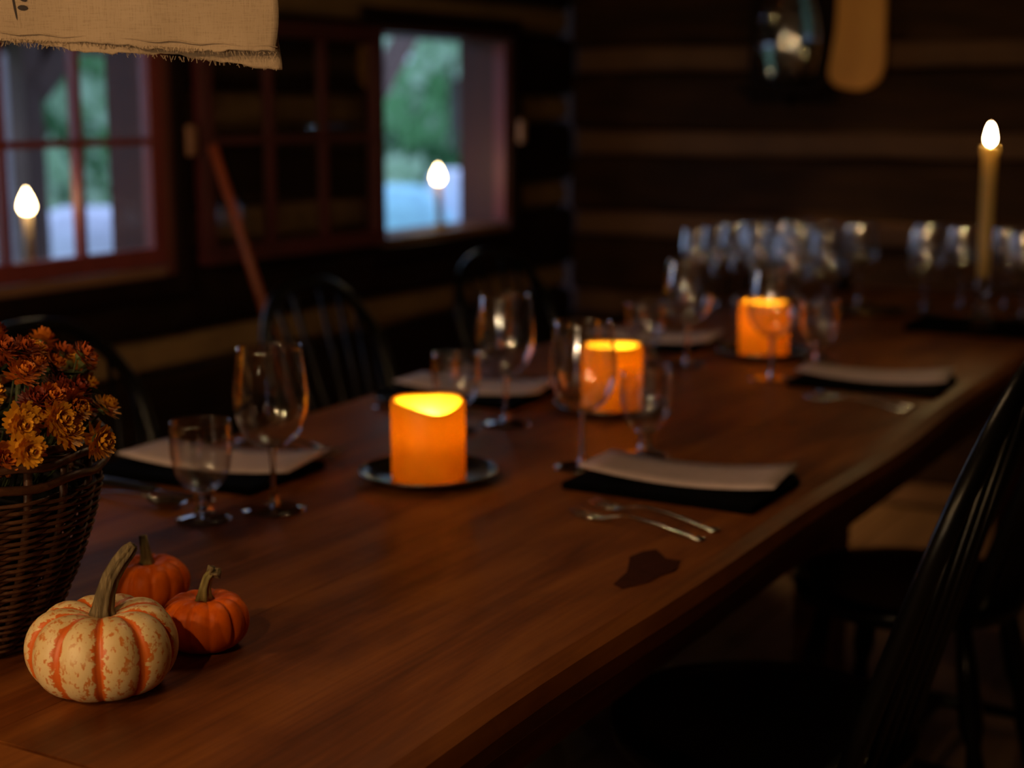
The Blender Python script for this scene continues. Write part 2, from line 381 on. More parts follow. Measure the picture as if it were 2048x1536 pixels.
wall_right = struct(ob('wall_right', G().box((X1 + 0.08, (Y0 + FY) / 2, H / 2), (0.16, FY - Y0 + 0.4, H)), M['log_y']))
wall_front = struct(ob('wall_front', G().box(((WX + X1) / 2, Y0 - 0.08, H / 2), (LX + 0.4, 0.16, H)), M['log']))

# windows
def window(name, y0, y1, closed):
    w = struct(inst(name, None, None, (WX, (y0 + y1) / 2, OZ[0])))
    hw = (y1 - y0) / 2; hh = OZ[1] - OZ[0]
    for s in (-1, 1):
        ob('jamb', G().box((-0.085, s * (hw - 0.006), hh / 2), (0.19, 0.020, hh)), M['jamb'], w)
        ob('casing', G().box((0.010, s * (hw + 0.022), hh / 2), (0.022, 0.048, hh + 0.10)), M['dark_board'], w, bevel=0.003)
    ob('head_jamb', G().box((-0.085, 0, hh - 0.006), (0.19, 2 * hw - 0.03, 0.020)), M['jamb'], w)
    ob('head_casing', G().box((0.010, 0, hh + 0.024), (0.022, 2 * hw - 0.006, 0.048)), M['dark_board'], w, bevel=0.003)
    ob('sill', G().box((-0.093, 0, 0.006), (0.18, 2 * hw - 0.034, 0.024)), M['sill'], w, bevel=0.004)
    ob('apron_board', G().box((0.010, 0, -0.026), (0.020, 2 * hw - 0.006, 0.046)), M['dark_board'], w, bevel=0.003)
    return w
def sash(w, W, Ht, loc, rot, paint):
    """six-pane casement sash; local y runs along its width, z up"""
    s = inst('sash', None, w, loc, rot); t = 0.032
    st = 0.042
    ob('stile', G().box((0, st / 2, Ht / 2), (t, st, Ht)), paint, s, bevel=0.003)
    ob('stile', G().box((0, W - st / 2, Ht / 2), (t, st, Ht)), paint, s, bevel=0.003)
    ob('rail', G().box((0, W / 2, st / 2), (t * 0.98, W - 2 * st, st)), paint, s)
    ob('rail', G().box((0, W / 2, Ht - st / 2), (t * 0.98, W - 2 * st, st)), paint, s)
    iw, ih = W - 2 * st, Ht - 2 * st
    for k in (1, 2):
        ob('muntin', G().box((0, st + iw * k / 3, Ht / 2), (t * 0.8, 0.017, ih)), paint, s)
    ob('muntin', G().box((0, W / 2, Ht / 2), (t * 0.75, iw, 0.017)), paint, s)
    pm = G().box((0, 0, 0), (0.003, iw / 3 - 0.018, ih / 2 - 0.018)).mesh('pane', M['pane'])
    for k in range(3):
        for j in range(2): inst('pane', pm, s, (0, st + iw * (k + 0.5) / 3, st + ih * (j + 0.5) / 2))
    return s
w1 = window('window_1', *OPEN[0], True)
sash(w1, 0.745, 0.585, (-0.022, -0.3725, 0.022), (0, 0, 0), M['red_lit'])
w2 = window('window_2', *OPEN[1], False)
ob('stop', G().box((-0.020, 0.366, 0.31), (0.040, 0.016, 0.56)), M['red_lit'], w2)  # stop strip coloured brighter where the bulb lights the frame edge
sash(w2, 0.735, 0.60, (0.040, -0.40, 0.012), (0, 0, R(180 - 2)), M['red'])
# wooden turn buttons that hold the sashes
for w, y, mt in ((w1, 0.430, M['sill']), (w2, 0.416, M['tan_btn'])):
    ob('turn_button', G().box((0.030, y, 0.315), (0.018, 0.030, 0.075)), mt, w, bevel=0.006)

# ------------------------------------------------------------------ outdoors
roof = struct(ob('porch_roof', G().box((-3.55, 4.0, 2.36), (1.5, 12.0, 0.08)), M['ceil']))
lawn = struct(ob('ground', G().box((-30.6, 6, -0.5), (56, 90, 0.1)), M['grass']))
porch = struct(ob('porch_floor', G().box((-3.7, 4.0, -0.10), (1.9, 12.0, 0.08)), M['porchfloor']))
def porch_post(label, x, y, wpost, ztop, brace_dir, zb, run, bw_):
    t = thing('porch_post', label, 'post', (x, y, -0.06))
    ob('shaft', G().box((0, 0, ztop / 2), (wpost, wpost, ztop)), M['porch'], t, bevel=0.006)
    L = math.hypot(run, run); 
    ob('brace', G().box((0, brace_dir * (run / 2 + wpost / 2 - 0.02), zb + run / 2), (bw_, bw_, L), (-brace_dir * R(45), 0, 0)), M['porch'], t)
    return t
porch_post('brown porch post with a diagonal brace seen through the gridded window', -4.35, 4.018, 0.09, 2.36, 1, 1.40, 0.30, 0.10)
porch_post('brown porch post whose brace crosses the open window', -4.35, 6.12, 0.11, 2.36, 1, 1.35, 0.62, 0.085)
pb = ob('porch_beam', G().box((-4.47, 4.40, 1.70), (0.12, 2.4, 0.45)), M['porch'], None, bevel=0.006)
tag(pb, 'brown porch beam over the top of the gridded window view', 'beam')
wc = thing('porch_column', 'white painted porch column at the far left of the gridded window', 'column', (-5.2, 4.63, -0.45))
ob('shaft', G().lathe([(0.11, 0), (0.10, 2.9)], 16), M['porchw'], wc, True)
ob('base_block', G().box((0, 0, 0.09), (0.30, 0.30, 0.18)), M['porchw'], wc, bevel=0.01)

def tree(label, x, y, zb, hgt, rad, n, mats, seed, leafs=0.16):
    t = thing('tree', label, 'tree', (x, y, zb), 0, 'trees outside the windows')
    q = random.Random(seed)
    ob('trunk', G().tube([(0, 0, 0), (0.06, 0.03, hgt * 0.3), (-0.03, 0.05, hgt * 0.6), (0, 0, hgt * 0.9)], [0.15, 0.12, 0.08, 0.03], 8), M['bark'], t, True)
    for mi, mat in enumerate(mats):
        g = G()
        clumps = [(q.uniform(-1, 1) * rad * 0.75, q.uniform(-1, 1) * rad * 0.75, hgt * q.uniform(0.08, 0.95), rad * q.uniform(0.22, 0.42)) for _ in range(10)]
        for i in range(n):
            cx, cyy, cz, cr = q.choice(clumps)
            d = Vector((q.gauss(0, 1), q.gauss(0, 1), q.gauss(0, 1))).normalized() * cr * q.uniform(0.5, 1)
            p = Vector((cx, cyy, cz)) + d; p.z = max(p.z, 0.1)
            e = Euler((q.uniform(0, 6.3), q.uniform(0, 6.3), q.uniform(0, 6.3))).to_matrix(); s = leafs * q.uniform(0.6, 1.2)
            g.add([p + e @ Vector(v) for v in ((-s, 0, 0), (0, -s * 0.5, 0), (s, 0, 0.02), (0, s * 0.5, 0))], [(0, 1, 2, 3)])
        f = ob('foliage', g, mat, t); f['kind'] = 'stuff'
    return t
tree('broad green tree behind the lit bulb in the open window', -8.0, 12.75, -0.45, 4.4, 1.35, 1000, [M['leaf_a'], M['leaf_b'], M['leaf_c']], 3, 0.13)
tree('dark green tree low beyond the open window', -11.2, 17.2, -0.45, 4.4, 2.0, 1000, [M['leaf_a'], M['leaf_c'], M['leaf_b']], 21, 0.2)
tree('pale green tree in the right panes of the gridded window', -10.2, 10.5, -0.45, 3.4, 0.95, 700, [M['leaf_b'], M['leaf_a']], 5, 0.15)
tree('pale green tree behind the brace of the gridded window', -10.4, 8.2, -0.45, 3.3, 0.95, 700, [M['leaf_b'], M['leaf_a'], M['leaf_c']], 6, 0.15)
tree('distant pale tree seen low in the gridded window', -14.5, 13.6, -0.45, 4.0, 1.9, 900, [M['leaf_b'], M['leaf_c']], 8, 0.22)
def covered_table(label, x, y, zb, rx, ry, h, mat, seed):
    """something low under a draped pale cover on the lawn"""
    q = random.Random(seed); g = G(); n = 28; prof = [(0.05, 1.0), (0.55, 1.0), (0.86, 0.97), (0.97, 0.86), (1.0, 0.55), (1.04, 0.0)]
    vs = []; fs = []
    for i in range(n):
        a = 2 * math.pi * i / n
        for r, z in prof:
            k = 1 + (0.05 * math.sin(7 * a + seed) * (1 - z) if z < 0.9 else 0)
            vs.append((rx * r * k * math.cos(a), ry * r * k * math.sin(a), h * z))
    m = len(prof)
    for i in range(n):
        j = (i + 1) % n
        for k in range(m - 1): fs.append((i * m + k, i * m + k + 1, j * m + k + 1, j * m + k))
    fs.append(tuple(i * m for i in range(n)))
    g.add(vs, fs); o = ob('covered_table', g, mat, None, True, (x, y, zb))
    tag(o, label, 'table', 'covered tables on the lawn'); return o
covered_table('pale blue covered table low in the right panes of the gridded window', -6.0, 5.99, -0.45, 0.40, 0.27, 1.20, M['cloth2'], 1)
covered_table('pale blue covered table at the left foot of the open window', -6.0, 8.78, -0.45, 0.33, 0.20, 1.20, M['cloth'], 2)
covered_table('small pale blue covered table next to the bulb stem in the open window', -6.0, 9.17, -0.45, 0.22, 0.13, 1.03, M['cloth'], 3)
covered_table('pale lilac covered table right of the bulb in the open window', -6.0, 9.60, -0.45, 0.26, 0.17, 1.28, M['cloth2'], 4)

# ------------------------------------------------------------------ dining table
TZ = 0.75; TX0, TX1 = -1.675, -0.672; TY0, TY1 = 0.56, 4.50; SEAM = 0.848
table = thing('dining_table', 'long reddish-brown plank dining table with a rounded worn edge', 'table', (-1.18, 2.5, 0))
def edge_r(y):   # the natural right edge wanders a little
    return 0.53 - 0.020 * (y - 1.0) / 2.4 + 0.006 * math.sin(3.1 * y + 0.6) + 0.004 * math.sin(7.7 * y + 2)
def edge_l(y): return -0.46 - 0.018 * math.sin(2.3 * y + 1.0) - 0.03 * min(1, max(0, y - 1.3)) + 0.004 * math.sin(9 * y)
def plank(xa, xb, ya, yb, round_r, round_l, n=40):
    """plank whose outer long edge may be a rounded natural edge; local to the table root"""
    g = G(); vs = []; fs = []; th = 0.058
    for i in range(n + 1):
        y = ya + (yb - ya) * i / n; a, b = xa(y), xb(y)
        p = []
        if round_l: p += [(a + 0.012, -th), (a + 0.002, -th + 0.014), (a, -0.026), (a + 0.006, -0.008), (a + 0.022, -0.0015), (a + 0.05, 0)]
        else: p += [(a, -th), (a, 0)]
        if round_r: p += [(b - 0.055, 0), (b - 0.026, -0.002), (b - 0.008, -0.010), (b, -0.026), (b - 0.004, -th + 0.012), (b - 0.016, -th)]
        else: p += [(b, 0), (b, -th)]
        m = len(p); vs += [(x, y - 2.5, TZ + z) for x, z in p]
    for i in range(n):
        for k in range(m):
            l = (k + 1) % m; fs.append((i * m + k, i * m + l, (i + 1) * m + l, (i + 1) * m + k))
    fs.append(tuple(range(m))); fs.append(tuple(n * m + k for k in range(m - 1, -1, -1)))
    g.add(vs, fs); return g
s1 = lambda y: -0.155 + 0.003 * math.sin(2 * y); s2 = lambda y: 0.165 + 0.003 * math.sin(1.7 * y + 1)
ob('plank', plank(edge_l, lambda y: s1(y) - 0.0006, SEAM + 0.002, TY1, False, True), M['table'], table)
ob('plank', plank(lambda y: s1(y), lambda y: s2(y) - 0.0006, SEAM + 0.002, TY1, False, False), M['table'], table)
ob('plank', plank(lambda y: s2(y), edge_r, SEAM + 0.002, TY1, True, False), M['table'], table)
ob('breadboard_end', plank(lambda y: -0.50, lambda y: 0.53, TY0, SEAM - 0.0025, True, True, 6), M['table'], table)
# dark knot near the worn edge
kn = G(); kp = []
for i in range(14):
    a = 2 * math.pi * i / 14; r = 1 + 0.25 * math.sin(3 * a + 1) + 0.12 * math.sin(5 * a)
    kp.append((0.028 * r * math.cos(a), 0.075 * r * math.sin(a), 0))
kn.add([(0, 0, 0.0006)] + kp, [(0, i + 1, (i + 1) % 14 + 1) for i in range(14)])
ob('knot', kn, M['knot'], table, loc=(0.452, 1.575 - 2.5, TZ + 0.0006), rot=(0, 0, R(12)))
for s in (-1, 1):
    ob('apron', G().box((s * 0.40, 0.03, TZ - 0.115), (0.032, 3.3, 0.11)), M['table'], table, bevel=0.004)
for y in (-1.65, 1.72): ob('apron', G().box((0, y, TZ - 0.115), (0.76, 0.032, 0.11)), M['table'], table, bevel=0.004)
lg = G().box((0, 0, 0.345), (0.085, 0.085, 0.69)).mesh('leg', M['table'])
for s in (-1, 1):
    for y, x in ((-1.56, 0.35), (0.42, 0.22), (1.62, 0.35)): inst('leg', lg, table, (s * x, y, 0))

# ------------------------------------------------------------------ pumpkins
def pumpkin_geo(r, h, nrib, depth, seed, nu=112, nv=26):
    q = random.Random(seed); g = G(); vs = []; fs = []
    ph = [q.uniform(-0.15, 0.15) for _ in range(nrib)]
    amp = [1 + q.uniform(-0.04, 0.04) for _ in range(nrib)]
    for i in range(nu):
        a = 2 * math.pi * i / nu
        c = abs(math.sin(a * nrib / 2)) ** 0.55                   # 0 in a furrow, 1 on a rib
        k = amp[int(a / (2 * math.pi) * nrib) % nrib]
        for j in range(nv + 1):
            t = -math.pi / 2 + math.pi * j / nv
            ct = max(0, math.cos(t)); rr = ct ** 0.72
            z = math.sin(t)
            dip = (1 - rr) ** 1.6
            zz = h / 2 * (z + 1) / 1.0
            if z > 0: zz -= h * 0.20 * dip * (z)
            else: zz += h * 0.10 * dip * (-z)
            f = 1 - depth * (1 - c) * (0.35 + 0.65 * rr)
            zf = 1 - depth * 0.55 * (1 - c) * (1 if z > 0 else 0.2) * min(1, rr * 1.6)
            R_ = r * (0.055 + 0.945 * rr) * f * (1 + (k - 1) * rr)
            vs.append((R_ * math.cos(a), R_ * math.sin(a), zz * zf))
    m = nv + 1
    for i in range(nu):
        j = (i + 1) % nu
        for k in range(nv): fs.append((i * m + k, j * m + k, j * m + k + 1, i * m + k + 1))
    fs.append(tuple(i * m + nv for i in range(nu))); fs.append(tuple(i * m for i in range(nu - 1, -1, -1)))
    g.add(vs, fs)
    zmin = min(v[2] for v in g.v); g.v = [(x, y, z - zmin) for x, y, z in g.v]
    return g
def stem_geo(path, radii, ridges=6, n=24):
    g = G().tube(path, radii, n)
    pts = [Vector(p) for p in path]
    out = []
    for idx, v in enumerate(g.v):
        i, k = divmod(idx, n); c = pts[min(i, len(pts) - 1)]; d = Vector(v) - c
        out.append(tuple(c + d * (1 + 0.26 * math.cos(ridges * 2 * math.pi * k / n))))
    g.v = out; return g
# camera-right and camera-up-ish directions on the table, used to lean stems the way they lean in the photo
CR = Vector((math.cos(R(30)), math.sin(R(30)), 0)); CF = Vector((-math.sin(R(30)), math.cos(R(30)), 0))
def off(r, u, f=0): return tuple(CR * r + CF * f + Vector((0, 0, u)))
p1 = thing('pumpkin', 'cream pumpkin with orange stripes and a tall curved stem', 'pumpkin', (-1.003, 0.985, TZ), R(-13.5))
ob('flesh', pumpkin_geo(0.0690, 0.092, 10, 0.10, 2, 140), M['pstripe'], p1, True)
def L1(v, a=R(13.5)): return tuple(Matrix.Rotation(a, 3, 'Z') @ Vector(v))
ob('stem', stem_geo([L1(off(0.000, 0.064)), L1(off(0.000, 0.070)), L1(off(0.001, 0.078)), L1(off(0.004, 0.092)), L1(off(0.0095, 0.107)), L1(off(0.018, 0.121)), L1(off(0.026, 0.131)), L1(off(0.031, 0.1365))],
    [0.0150, 0.0110, 0.0085, 0.0074, 0.0069, 0.0066, 0.0062, 0.0040], 7), M['pstem'], p1, True)
p2 = thing('pumpkin', 'small orange pumpkin with a forked dry stem in front of the other orange one', 'pumpkin', (-0.997, 1.116, TZ), R(20))
ob('flesh', pumpkin_geo(0.0440, 0.062, 12, 0.055, 5, 132), M['porange'], p2, True)
ob('stem', stem_geo([L1(off(0, 0.049), R(-20)), L1(off(0.0, 0.054), R(-20)), L1(off(0.001, 0.062), R(-20)), L1(off(0.004, 0.071), R(-20)), L1(off(0.009, 0.077), R(-20))], [0.0085, 0.0062, 0.0048, 0.0042, 0.0040], 5), M['pstem_g'], p2, True)
for (r, u) in ((0.010, 0.0815), (0.017, 0.0755)):
    ob('stem_tip', stem_geo([L1(off(0.007, 0.076), R(-20)), L1(off((r + 0.007) / 2, (u + 0.076) / 2), R(-20)), L1(off(r, u), R(-20))], [0.0035, 0.0042, 0.0046], 4), M['pstem'], p2, True)
p3 = thing('pumpkin', 'small orange pumpkin half hidden behind the striped pumpkin stem', 'pumpkin', (-1.141, 1.188, TZ), R(50))
ob('flesh', pumpkin_geo(0.0440, 0.058, 12, 0.055, 8, 132), M['porange'], p3, True)
ob('stem', stem_geo([L1(off(0, 0.044), R(-50)), L1(off(0, 0.050), R(-50)), L1(off(-0.001, 0.062), R(-50)), L1(off(-0.003, 0.076), R(-50))], [0.0080, 0.0055, 0.0042, 0.0036], 5), M['pstem_g'], p3, True)

# ------------------------------------------------------------------ wicker basket
BX, BY = -1.229, 1.004
basket = thing('wicker_basket', 'dark brown wicker basket holding the orange flowers', 'basket', (BX, BY, TZ))
BH = 0.205
def brad(z):
    t = z / BH; return 0.084 + 0.068 * (1 - (1 - t) ** 1.7)
NST = 22
for i in range(NST):
    a = 2 * math.pi * (i + 0.35) / NST
    pts = [((brad(BH * t)) * math.cos(a), (brad(BH * t)) * math.sin(a), 0.004 + (BH - 0.008) * t) for t in (0, 0.2, 0.4, 0.6, 0.8, 1)]
    ob('stake', G().tube(pts, 0.0048, 6, flat=0.7), M['wicker'], basket, True)
NR = 44; SEG = NST * 4
for k in range(NR):
    z = 0.006 + (BH - 0.044) * k / (NR - 1)
    pts = []
    for s in range(SEG):
        a = 2 * math.pi * s / SEG
        und = math.cos(NST * (a - 2 * math.pi * 0.35 / NST) / 2 + (math.pi if k % 2 else 0))
        r = brad(z) + 0.0046 * und
        pts.append((r * math.cos(a), r * math.sin(a), z + 0.0007 * math.sin(5 * a + k * 2.1)))
    ob('weaver', G().tube(pts, 0.0021, 5, closed=True), M['wicker'], basket, True)
for k, (z, dr) in enumerate(((BH - 0.022, 0.004), (BH - 0.003, -0.003), (BH - 0.003, 0.006), (BH + 0.006, 0.001))):
    pts = [((brad(BH) + dr + 0.002 * math.sin(11 * 2 * math.pi * s / SEG + k * 2)) * math.cos(2 * math.pi * s / SEG), (brad(BH) + dr + 0.002 * math.sin(11 * 2 * math.pi * s / SEG + k * 2)) * math.sin(2 * math.pi * s / SEG), z + 0.0025 * math.sin(11 * 2 * math.pi * s / SEG + k * 2.6)) for s in range(SEG)]
    ob('rim_strand', G().tube(pts, 0.0044, 6, closed=True), M['wicker'], basket, True)
ob('base', G().lathe([(0.001, 0.002), (0.086, 0.002), (0.088, 0.008), (0.001, 0.008)], 32, True), M['wicker'], basket)

# chrysanthemum in the basket
plant = thing('chrysanthemum', 'bushy orange and gold chrysanthemum growing in the wicker basket', 'flowers', (BX, BY, TZ + 0.02))
ob('soil', G().lathe([(0.001, 0.0), (0.068, 0.0), (0.128, 0.13), (0.10, 0.148), (0.001, 0.158)], 28), M['soil'], plant, True)
def blossom_mesh(mat, seed):
    q = random.Random(seed); g = G()
    for ring, (n, L, el, z) in enumerate(((20, 0.0150, 0, 0), (18, 0.0145, 20, 0.001), (16, 0.0130, 40, 0.002), (12, 0.0112, 58, 0.003), (8, 0.0085, 76, 0.004))):
        for i in range(n):
            a = 2 * math.pi * (i + 0.5 * (ring % 2)) / n + q.uniform(-0.12, 0.12); e = R(el + q.uniform(-9, 9)); l = L * q.uniform(0.85, 1.1); w = 0.0025
            d = Vector((math.cos(a) * math.cos(e), math.sin(a) * math.cos(e), math.sin(e))); s_ = Vector((-math.sin(a), math.cos(a), 0))
            o = Vector((0, 0, z)); u = d.cross(s_) * -0.0012
            g.add([o + d * l * 0.12 - s_ * w * 0.4, o + d * l * 0.12 + s_ * w * 0.4, o + d * l * 0.62 + s_ * w + u, o + d * l * 0.62 - s_ * w + u, o + d * l + s_ * w * 0.35, o + d * l - s_ * w * 0.35], [(0, 1, 2, 3), (3, 2, 4, 5)])
    return g.mesh('blossom', mat)
BM = [blossom_mesh(PET[i], 30 + i + 10 * j) for i in range(4) for j in range(2)]
CAL = G().lathe([(0.0005, -0.008), (0.004, -0.005), (0.006, 0.0), (0.003, 0.002)], 8).mesh('calyx', M['calyx'])
q = random.Random(11)
def add_flower(rad, ang, z, tilt, w, sc_):
    a = ang; p = Vector((rad * math.cos(a), rad * math.sin(a), z))
    me = BM[q.choices(range(8), weights=[w[i // 2] for i in range(8)])[0]]
    b = inst('blossom', me, plant, p, (0, 0, 0), (sc_,) * 3)
    n = Vector((math.cos(a) * math.sin(tilt), math.sin(a) * math.sin(tilt), math.cos(tilt)))
    b.rotation_mode = 'QUATERNION'; b.rotation_quaternion = n.to_track_quat('Z', 'Y') 
    c = inst('calyx', CAL, b)
    r0 = min(0.095, rad * 0.62)
    s0 = Vector((r0 * math.cos(a + 0.1), r0 * math.sin(a + 0.1), 0.138)); mid = (s0 + p) / 2 + Vector((0.006 * math.cos(a), 0.006 * math.sin(a), 0.012))
    ob('stem', G().tube([s0, mid, p - n * 0.006 * sc_], [0.0016, 0.0013, 0.0012], 4), M['fstem'], plant, True)
for i in range(26):   # lower ring, spilling over the rim
    add_flower(q.uniform(0.128, 0.172), 2 * math.pi * i / 26 + q.uniform(-0.1, 0.1), q.uniform(0.205, 0.245), R(q.uniform(40, 75)), (5, 5, 2, 1), q.uniform(0.95, 1.25))
for i in range(22):
    add_flower(q.uniform(0.10, 0.15), 2 * math.pi * (i + 0.5) / 22 + q.uniform(-0.12, 0.12), q.uniform(0.235, 0.275), R(q.uniform(25, 55)), (4, 5, 4, 2), q.uniform(0.9, 1.15))
for i in range(15):   # right-hand shoulder facing the viewer's right
    add_flower(q.uniform(0.138, 0.182), R(-20) + q.uniform(-0.6, 0.7), q.uniform(0.188, 0.232), R(q.uniform(55, 95)), (8, 4, 1, 0), q.uniform(1.0, 1.3))
for i in range(46):   # crown
    r_ = 0.115 * math.sqrt(q.random())
    add_flower(r_, q.uniform(0, 6.283), 0.292 - 2.6 * r_ * r_ + q.uniform(-0.012, 0.008), R(q.uniform(5, 25) + r_ * 250), (1, 4, 6, 1), q.uniform(0.95, 1.25))
lf = G(); lf.add([(0, 0, 0), (0.008, 0.010, 0.002), (0.006, 0.022, 0.001), (0, 0.034, -0.004), (-0.006, 0.022, 0.001), (-0.008, 0.010, 0.002), (0, 0.016, -0.002)], [(0, 1, 6), (1, 2, 6), (2, 3, 6), (3, 4, 6), (4, 5, 6), (5, 0, 6)])
lm = lf.mesh('leaf', M['fleaf'])
for i in range(190):
    a = q.uniform(0, 6.283); t = q.random(); r_ = 0.135 * math.sqrt(q.random()); z = 0.155 + (0.29 - 0.155 - 3.0 * r_ * r_) * t * 0.92
    inst('leaf', lm, plant, (r_ * math.cos(a), r_ * math.sin(a), z), (R(q.uniform(-30, 50)), R(q.uniform(-40, 40)), a + q.uniform(-0.9, 0.9) - math.pi / 2), (q.uniform(0.8, 1.3),) * 3)

# ------------------------------------------------------------------ glasses
def arc(pts, n=4):
    """Catmull-Rom through profile points"""
    out = []
    for i in range(len(pts) - 1):
        p0 = pts[max(i - 1, 0)]; p1_ = pts[i]; p2_ = pts[i + 1]; p3_ = pts[min(i + 2, len(pts) - 1)]
        for k in range(n):
            t = k / n
            out.append(tuple(0.5 * (2 * b + (c - a) * t + (2 * a - 5 * b + 4 * c - d) * t * t + (3 * b - a - 3 * c + d) * t ** 3) for a, b, c, d in zip(p0, p1_, p2_, p3_)))
    out.append(pts[-1]); return [(max(r, 0.0004), z) for r, z in out]
def make_wine():
    t = thing('wine_glass', '', 'glass', group='wine glasses')
    outer = arc([(0.0045, 0.084), (0.020, 0.089), (0.038, 0.106), (0.0485, 0.132), (0.0500, 0.155), (0.0470, 0.188), (0.0425, 0.222)], 4)
    inner = [(max(r - 0.0013, 0.0003), z + (0.0016 if z < 0.12 else 0)) for r, z in reversed(outer)]
    inner[0] = (outer[-1][0] - 0.0013, 0.222)
    ob('bowl', G().lathe(outer + inner, 40), M['glass'], t, True)
    ob('stem', G().lathe(arc([(0.0004, 0.0865), (0.0060, 0.0855), (0.0048, 0.076), (0.0036, 0.05), (0.0042, 0.02), (0.0085, 0.0072), (0.0004, 0.0062)], 3), 14), M['sglass'], t, True)
    ob('foot', G().lathe([(0.0004, 0.0), (0.040, 0.0), (0.0435, 0.0012), (0.0435, 0.0024), (0.030, 0.0038), (0.012, 0.0060), (0.0004, 0.0064)], 36), M['glass'], t, True)
    return t
def make_goblet():
    t = thing('water_goblet', '', 'glass', group='water goblets')
    outer = arc([(0.013, 0.040), (0.024, 0.047), (0.0345, 0.064), (0.0400, 0.088), (0.0405, 0.112), (0.0390, 0.132)], 4)
    inner = [(max(r - 0.0022, 0.0004), z + (0.004 if z < 0.06 else 0)) for r, z in reversed(outer)]
    inner[0] = (outer[-1][0] - 0.0022, 0.132)
    ob('bowl', G().lathe(outer + inner + [(0.0004, 0.0440)], 36), M['glass'], t, True)
    ob('stem', G().lathe(arc([(0.0004, 0.0435), (0.0150, 0.0410), (0.0115, 0.031), (0.0095, 0.021), (0.0130, 0.0100), (0.0004, 0.0090)], 3), 16), M['sglass'], t, True)
    ob('foot', G().lathe([(0.0004, 0.0), (0.034, 0.0), (0.0370, 0.0018), (0.0370, 0.0036), (0.026, 0.0062), (0.0004, 0.0095)], 32), M['glass'], t, True)
    return t
wine0 = make_wine(); gob0 = make_goblet(); used = {}
def place(kind, x, y, label, rz=0.0):
    src = wine0 if kind == 'w' else gob0
    if kind not in used:
        used[kind] = 1; src.location = (x, y, TZ); src['label'] = label; return src
    return dup(src, (x, y, TZ), rz, label)
place('w', -1.271, 1.566, 'nearest wine glass on the left, before the folded menu card')
place('w', -1.286, 2.205, 'wine glass behind the nearest orange pillar candle')
place('w', -1.028, 1.990, 'wine glass standing in front of the middle orange pillar candle')
place('w', -1.050, 2.840, 'wine glass standing in front of the farthest orange pillar candle')
place('w', -1.263, 2.914, 'wine glass left of the farthest orange pillar candle')
place('g', -1.318, 1.480, 'nearest water goblet on the left beside the basket')
place('g', -1.328, 2.116, 'water goblet just behind the nearest orange pillar candle')
place('g', -0.980, 2.107, 'water goblet between the middle pillar candle and the nearest right menu')
place('g', -1.340, 2.870, 'water goblet in front of the farthest left menu card')
place('g', -1.035, 3.080, 'water goblet at the right of the farthest pillar candle')
FARL = [(-1.570, 3.690), (-1.561, 3.800), (-1.550, 3.905), (-1.538, 4.010), (-1.454, 3.830), (-1.450, 3.960), (-1.300, 3.640), (-1.345, 3.985), (-1.249, 3.770), (-1.350, 3.860), (-1.262, 4.070), (-1.455, 4.100)]
for i, (x, y) in enumerate(FARL):
    g_ = place('w', x, y, 'wine glass in the crowded cluster left of the round black plate'); g_['group'] = 'clustered wine glasses left of the black plate'
FARR = [(-1.060, 3.985), (-0.998, 4.120), (-1.100, 4.160), (-0.890, 4.145), (-0.815, 4.000), (-0.785, 4.130)]
for i, (x, y) in enumerate(FARR):
    g_ = place('w', x, y, 'far wine glass standing behind the tall taper candle'); g_['group'] = 'wine glasses behind the taper candle'

# ------------------------------------------------------------------ place settings
def sheet(w, d, lift, n=10, th=0.0012):
    """slightly curled card, centred, x along its length"""
    g = G(); vs = []; fs = []
    for side in (0, 1):
        for i in range(n + 1):
            for j in range(5):
                u = i / n - 0.5; v = j / 4 - 0.5
                z = lift * (2 * u) ** 2 + lift * 0.25 * (2 * v) * (2 * u) + (th if side else 0)
                vs.append((u * w, v * d, z))
    m = 5; o2 = (n + 1) * m
    for i in range(n):
        for j in range(4):
            a = i * m + j
            fs.append((a, a + 1, a + m + 1, a + m)); fs.append((o2 + a, o2 + a + m, o2 + a + m + 1, o2 + a + 1))
    for i in range(n):
        a = i * m; fs.append((a, a + m, o2 + a + m, o2 + a)); a = i * m + 4; fs.append((a, o2 + a, o2 + a + m, a + m))
    for j in range(4):
        fs.append((j, o2 + j, o2 + j + 1, j + 1)); a = n * m + j; fs.append((a, a + 1, o2 + a + 1, o2 + a))
    g.add(vs, fs); zmin = min(v[2] for v in g.v); g.v = [(x, y, z - zmin) for x, y, z in g.v]; return g
slate_g = G().box((0, 0, 0.006), (0.285, 0.190, 0.012)); slate_me = slate_g.mesh('slate_plate', M['slate'])
menu_me = sheet(0.285, 0.142, 0.011).mesh('menu_card', M['paper'], True)
def strip(profile, th):
    """flat-ware body: profile of (x, half width, z)"""
    g = G(); vs = []; fs = []
    for x, w, z in profile:
        vs += [(x, -w, z), (x, -w * 0.6, z + th * 0.9), (x, w * 0.6, z + th * 0.9), (x, w, z), (x, w * 0.6, z - th * 0.1 if z > th else z), (x, -w * 0.6, z - th * 0.1 if z > th else z)]
    m = 6
    for i in range(len(profile) - 1):
        for k in range(m): l = (k + 1) % m; fs.append((i * m + k, i * m + l, (i + 1) * m + l, (i + 1) * m + k))
    fs.append(tuple(range(m - 1, -1, -1))); b = (len(profile) - 1) * m; fs.append(tuple(b + k for k in range(m)))
    g.add(vs, fs); return g
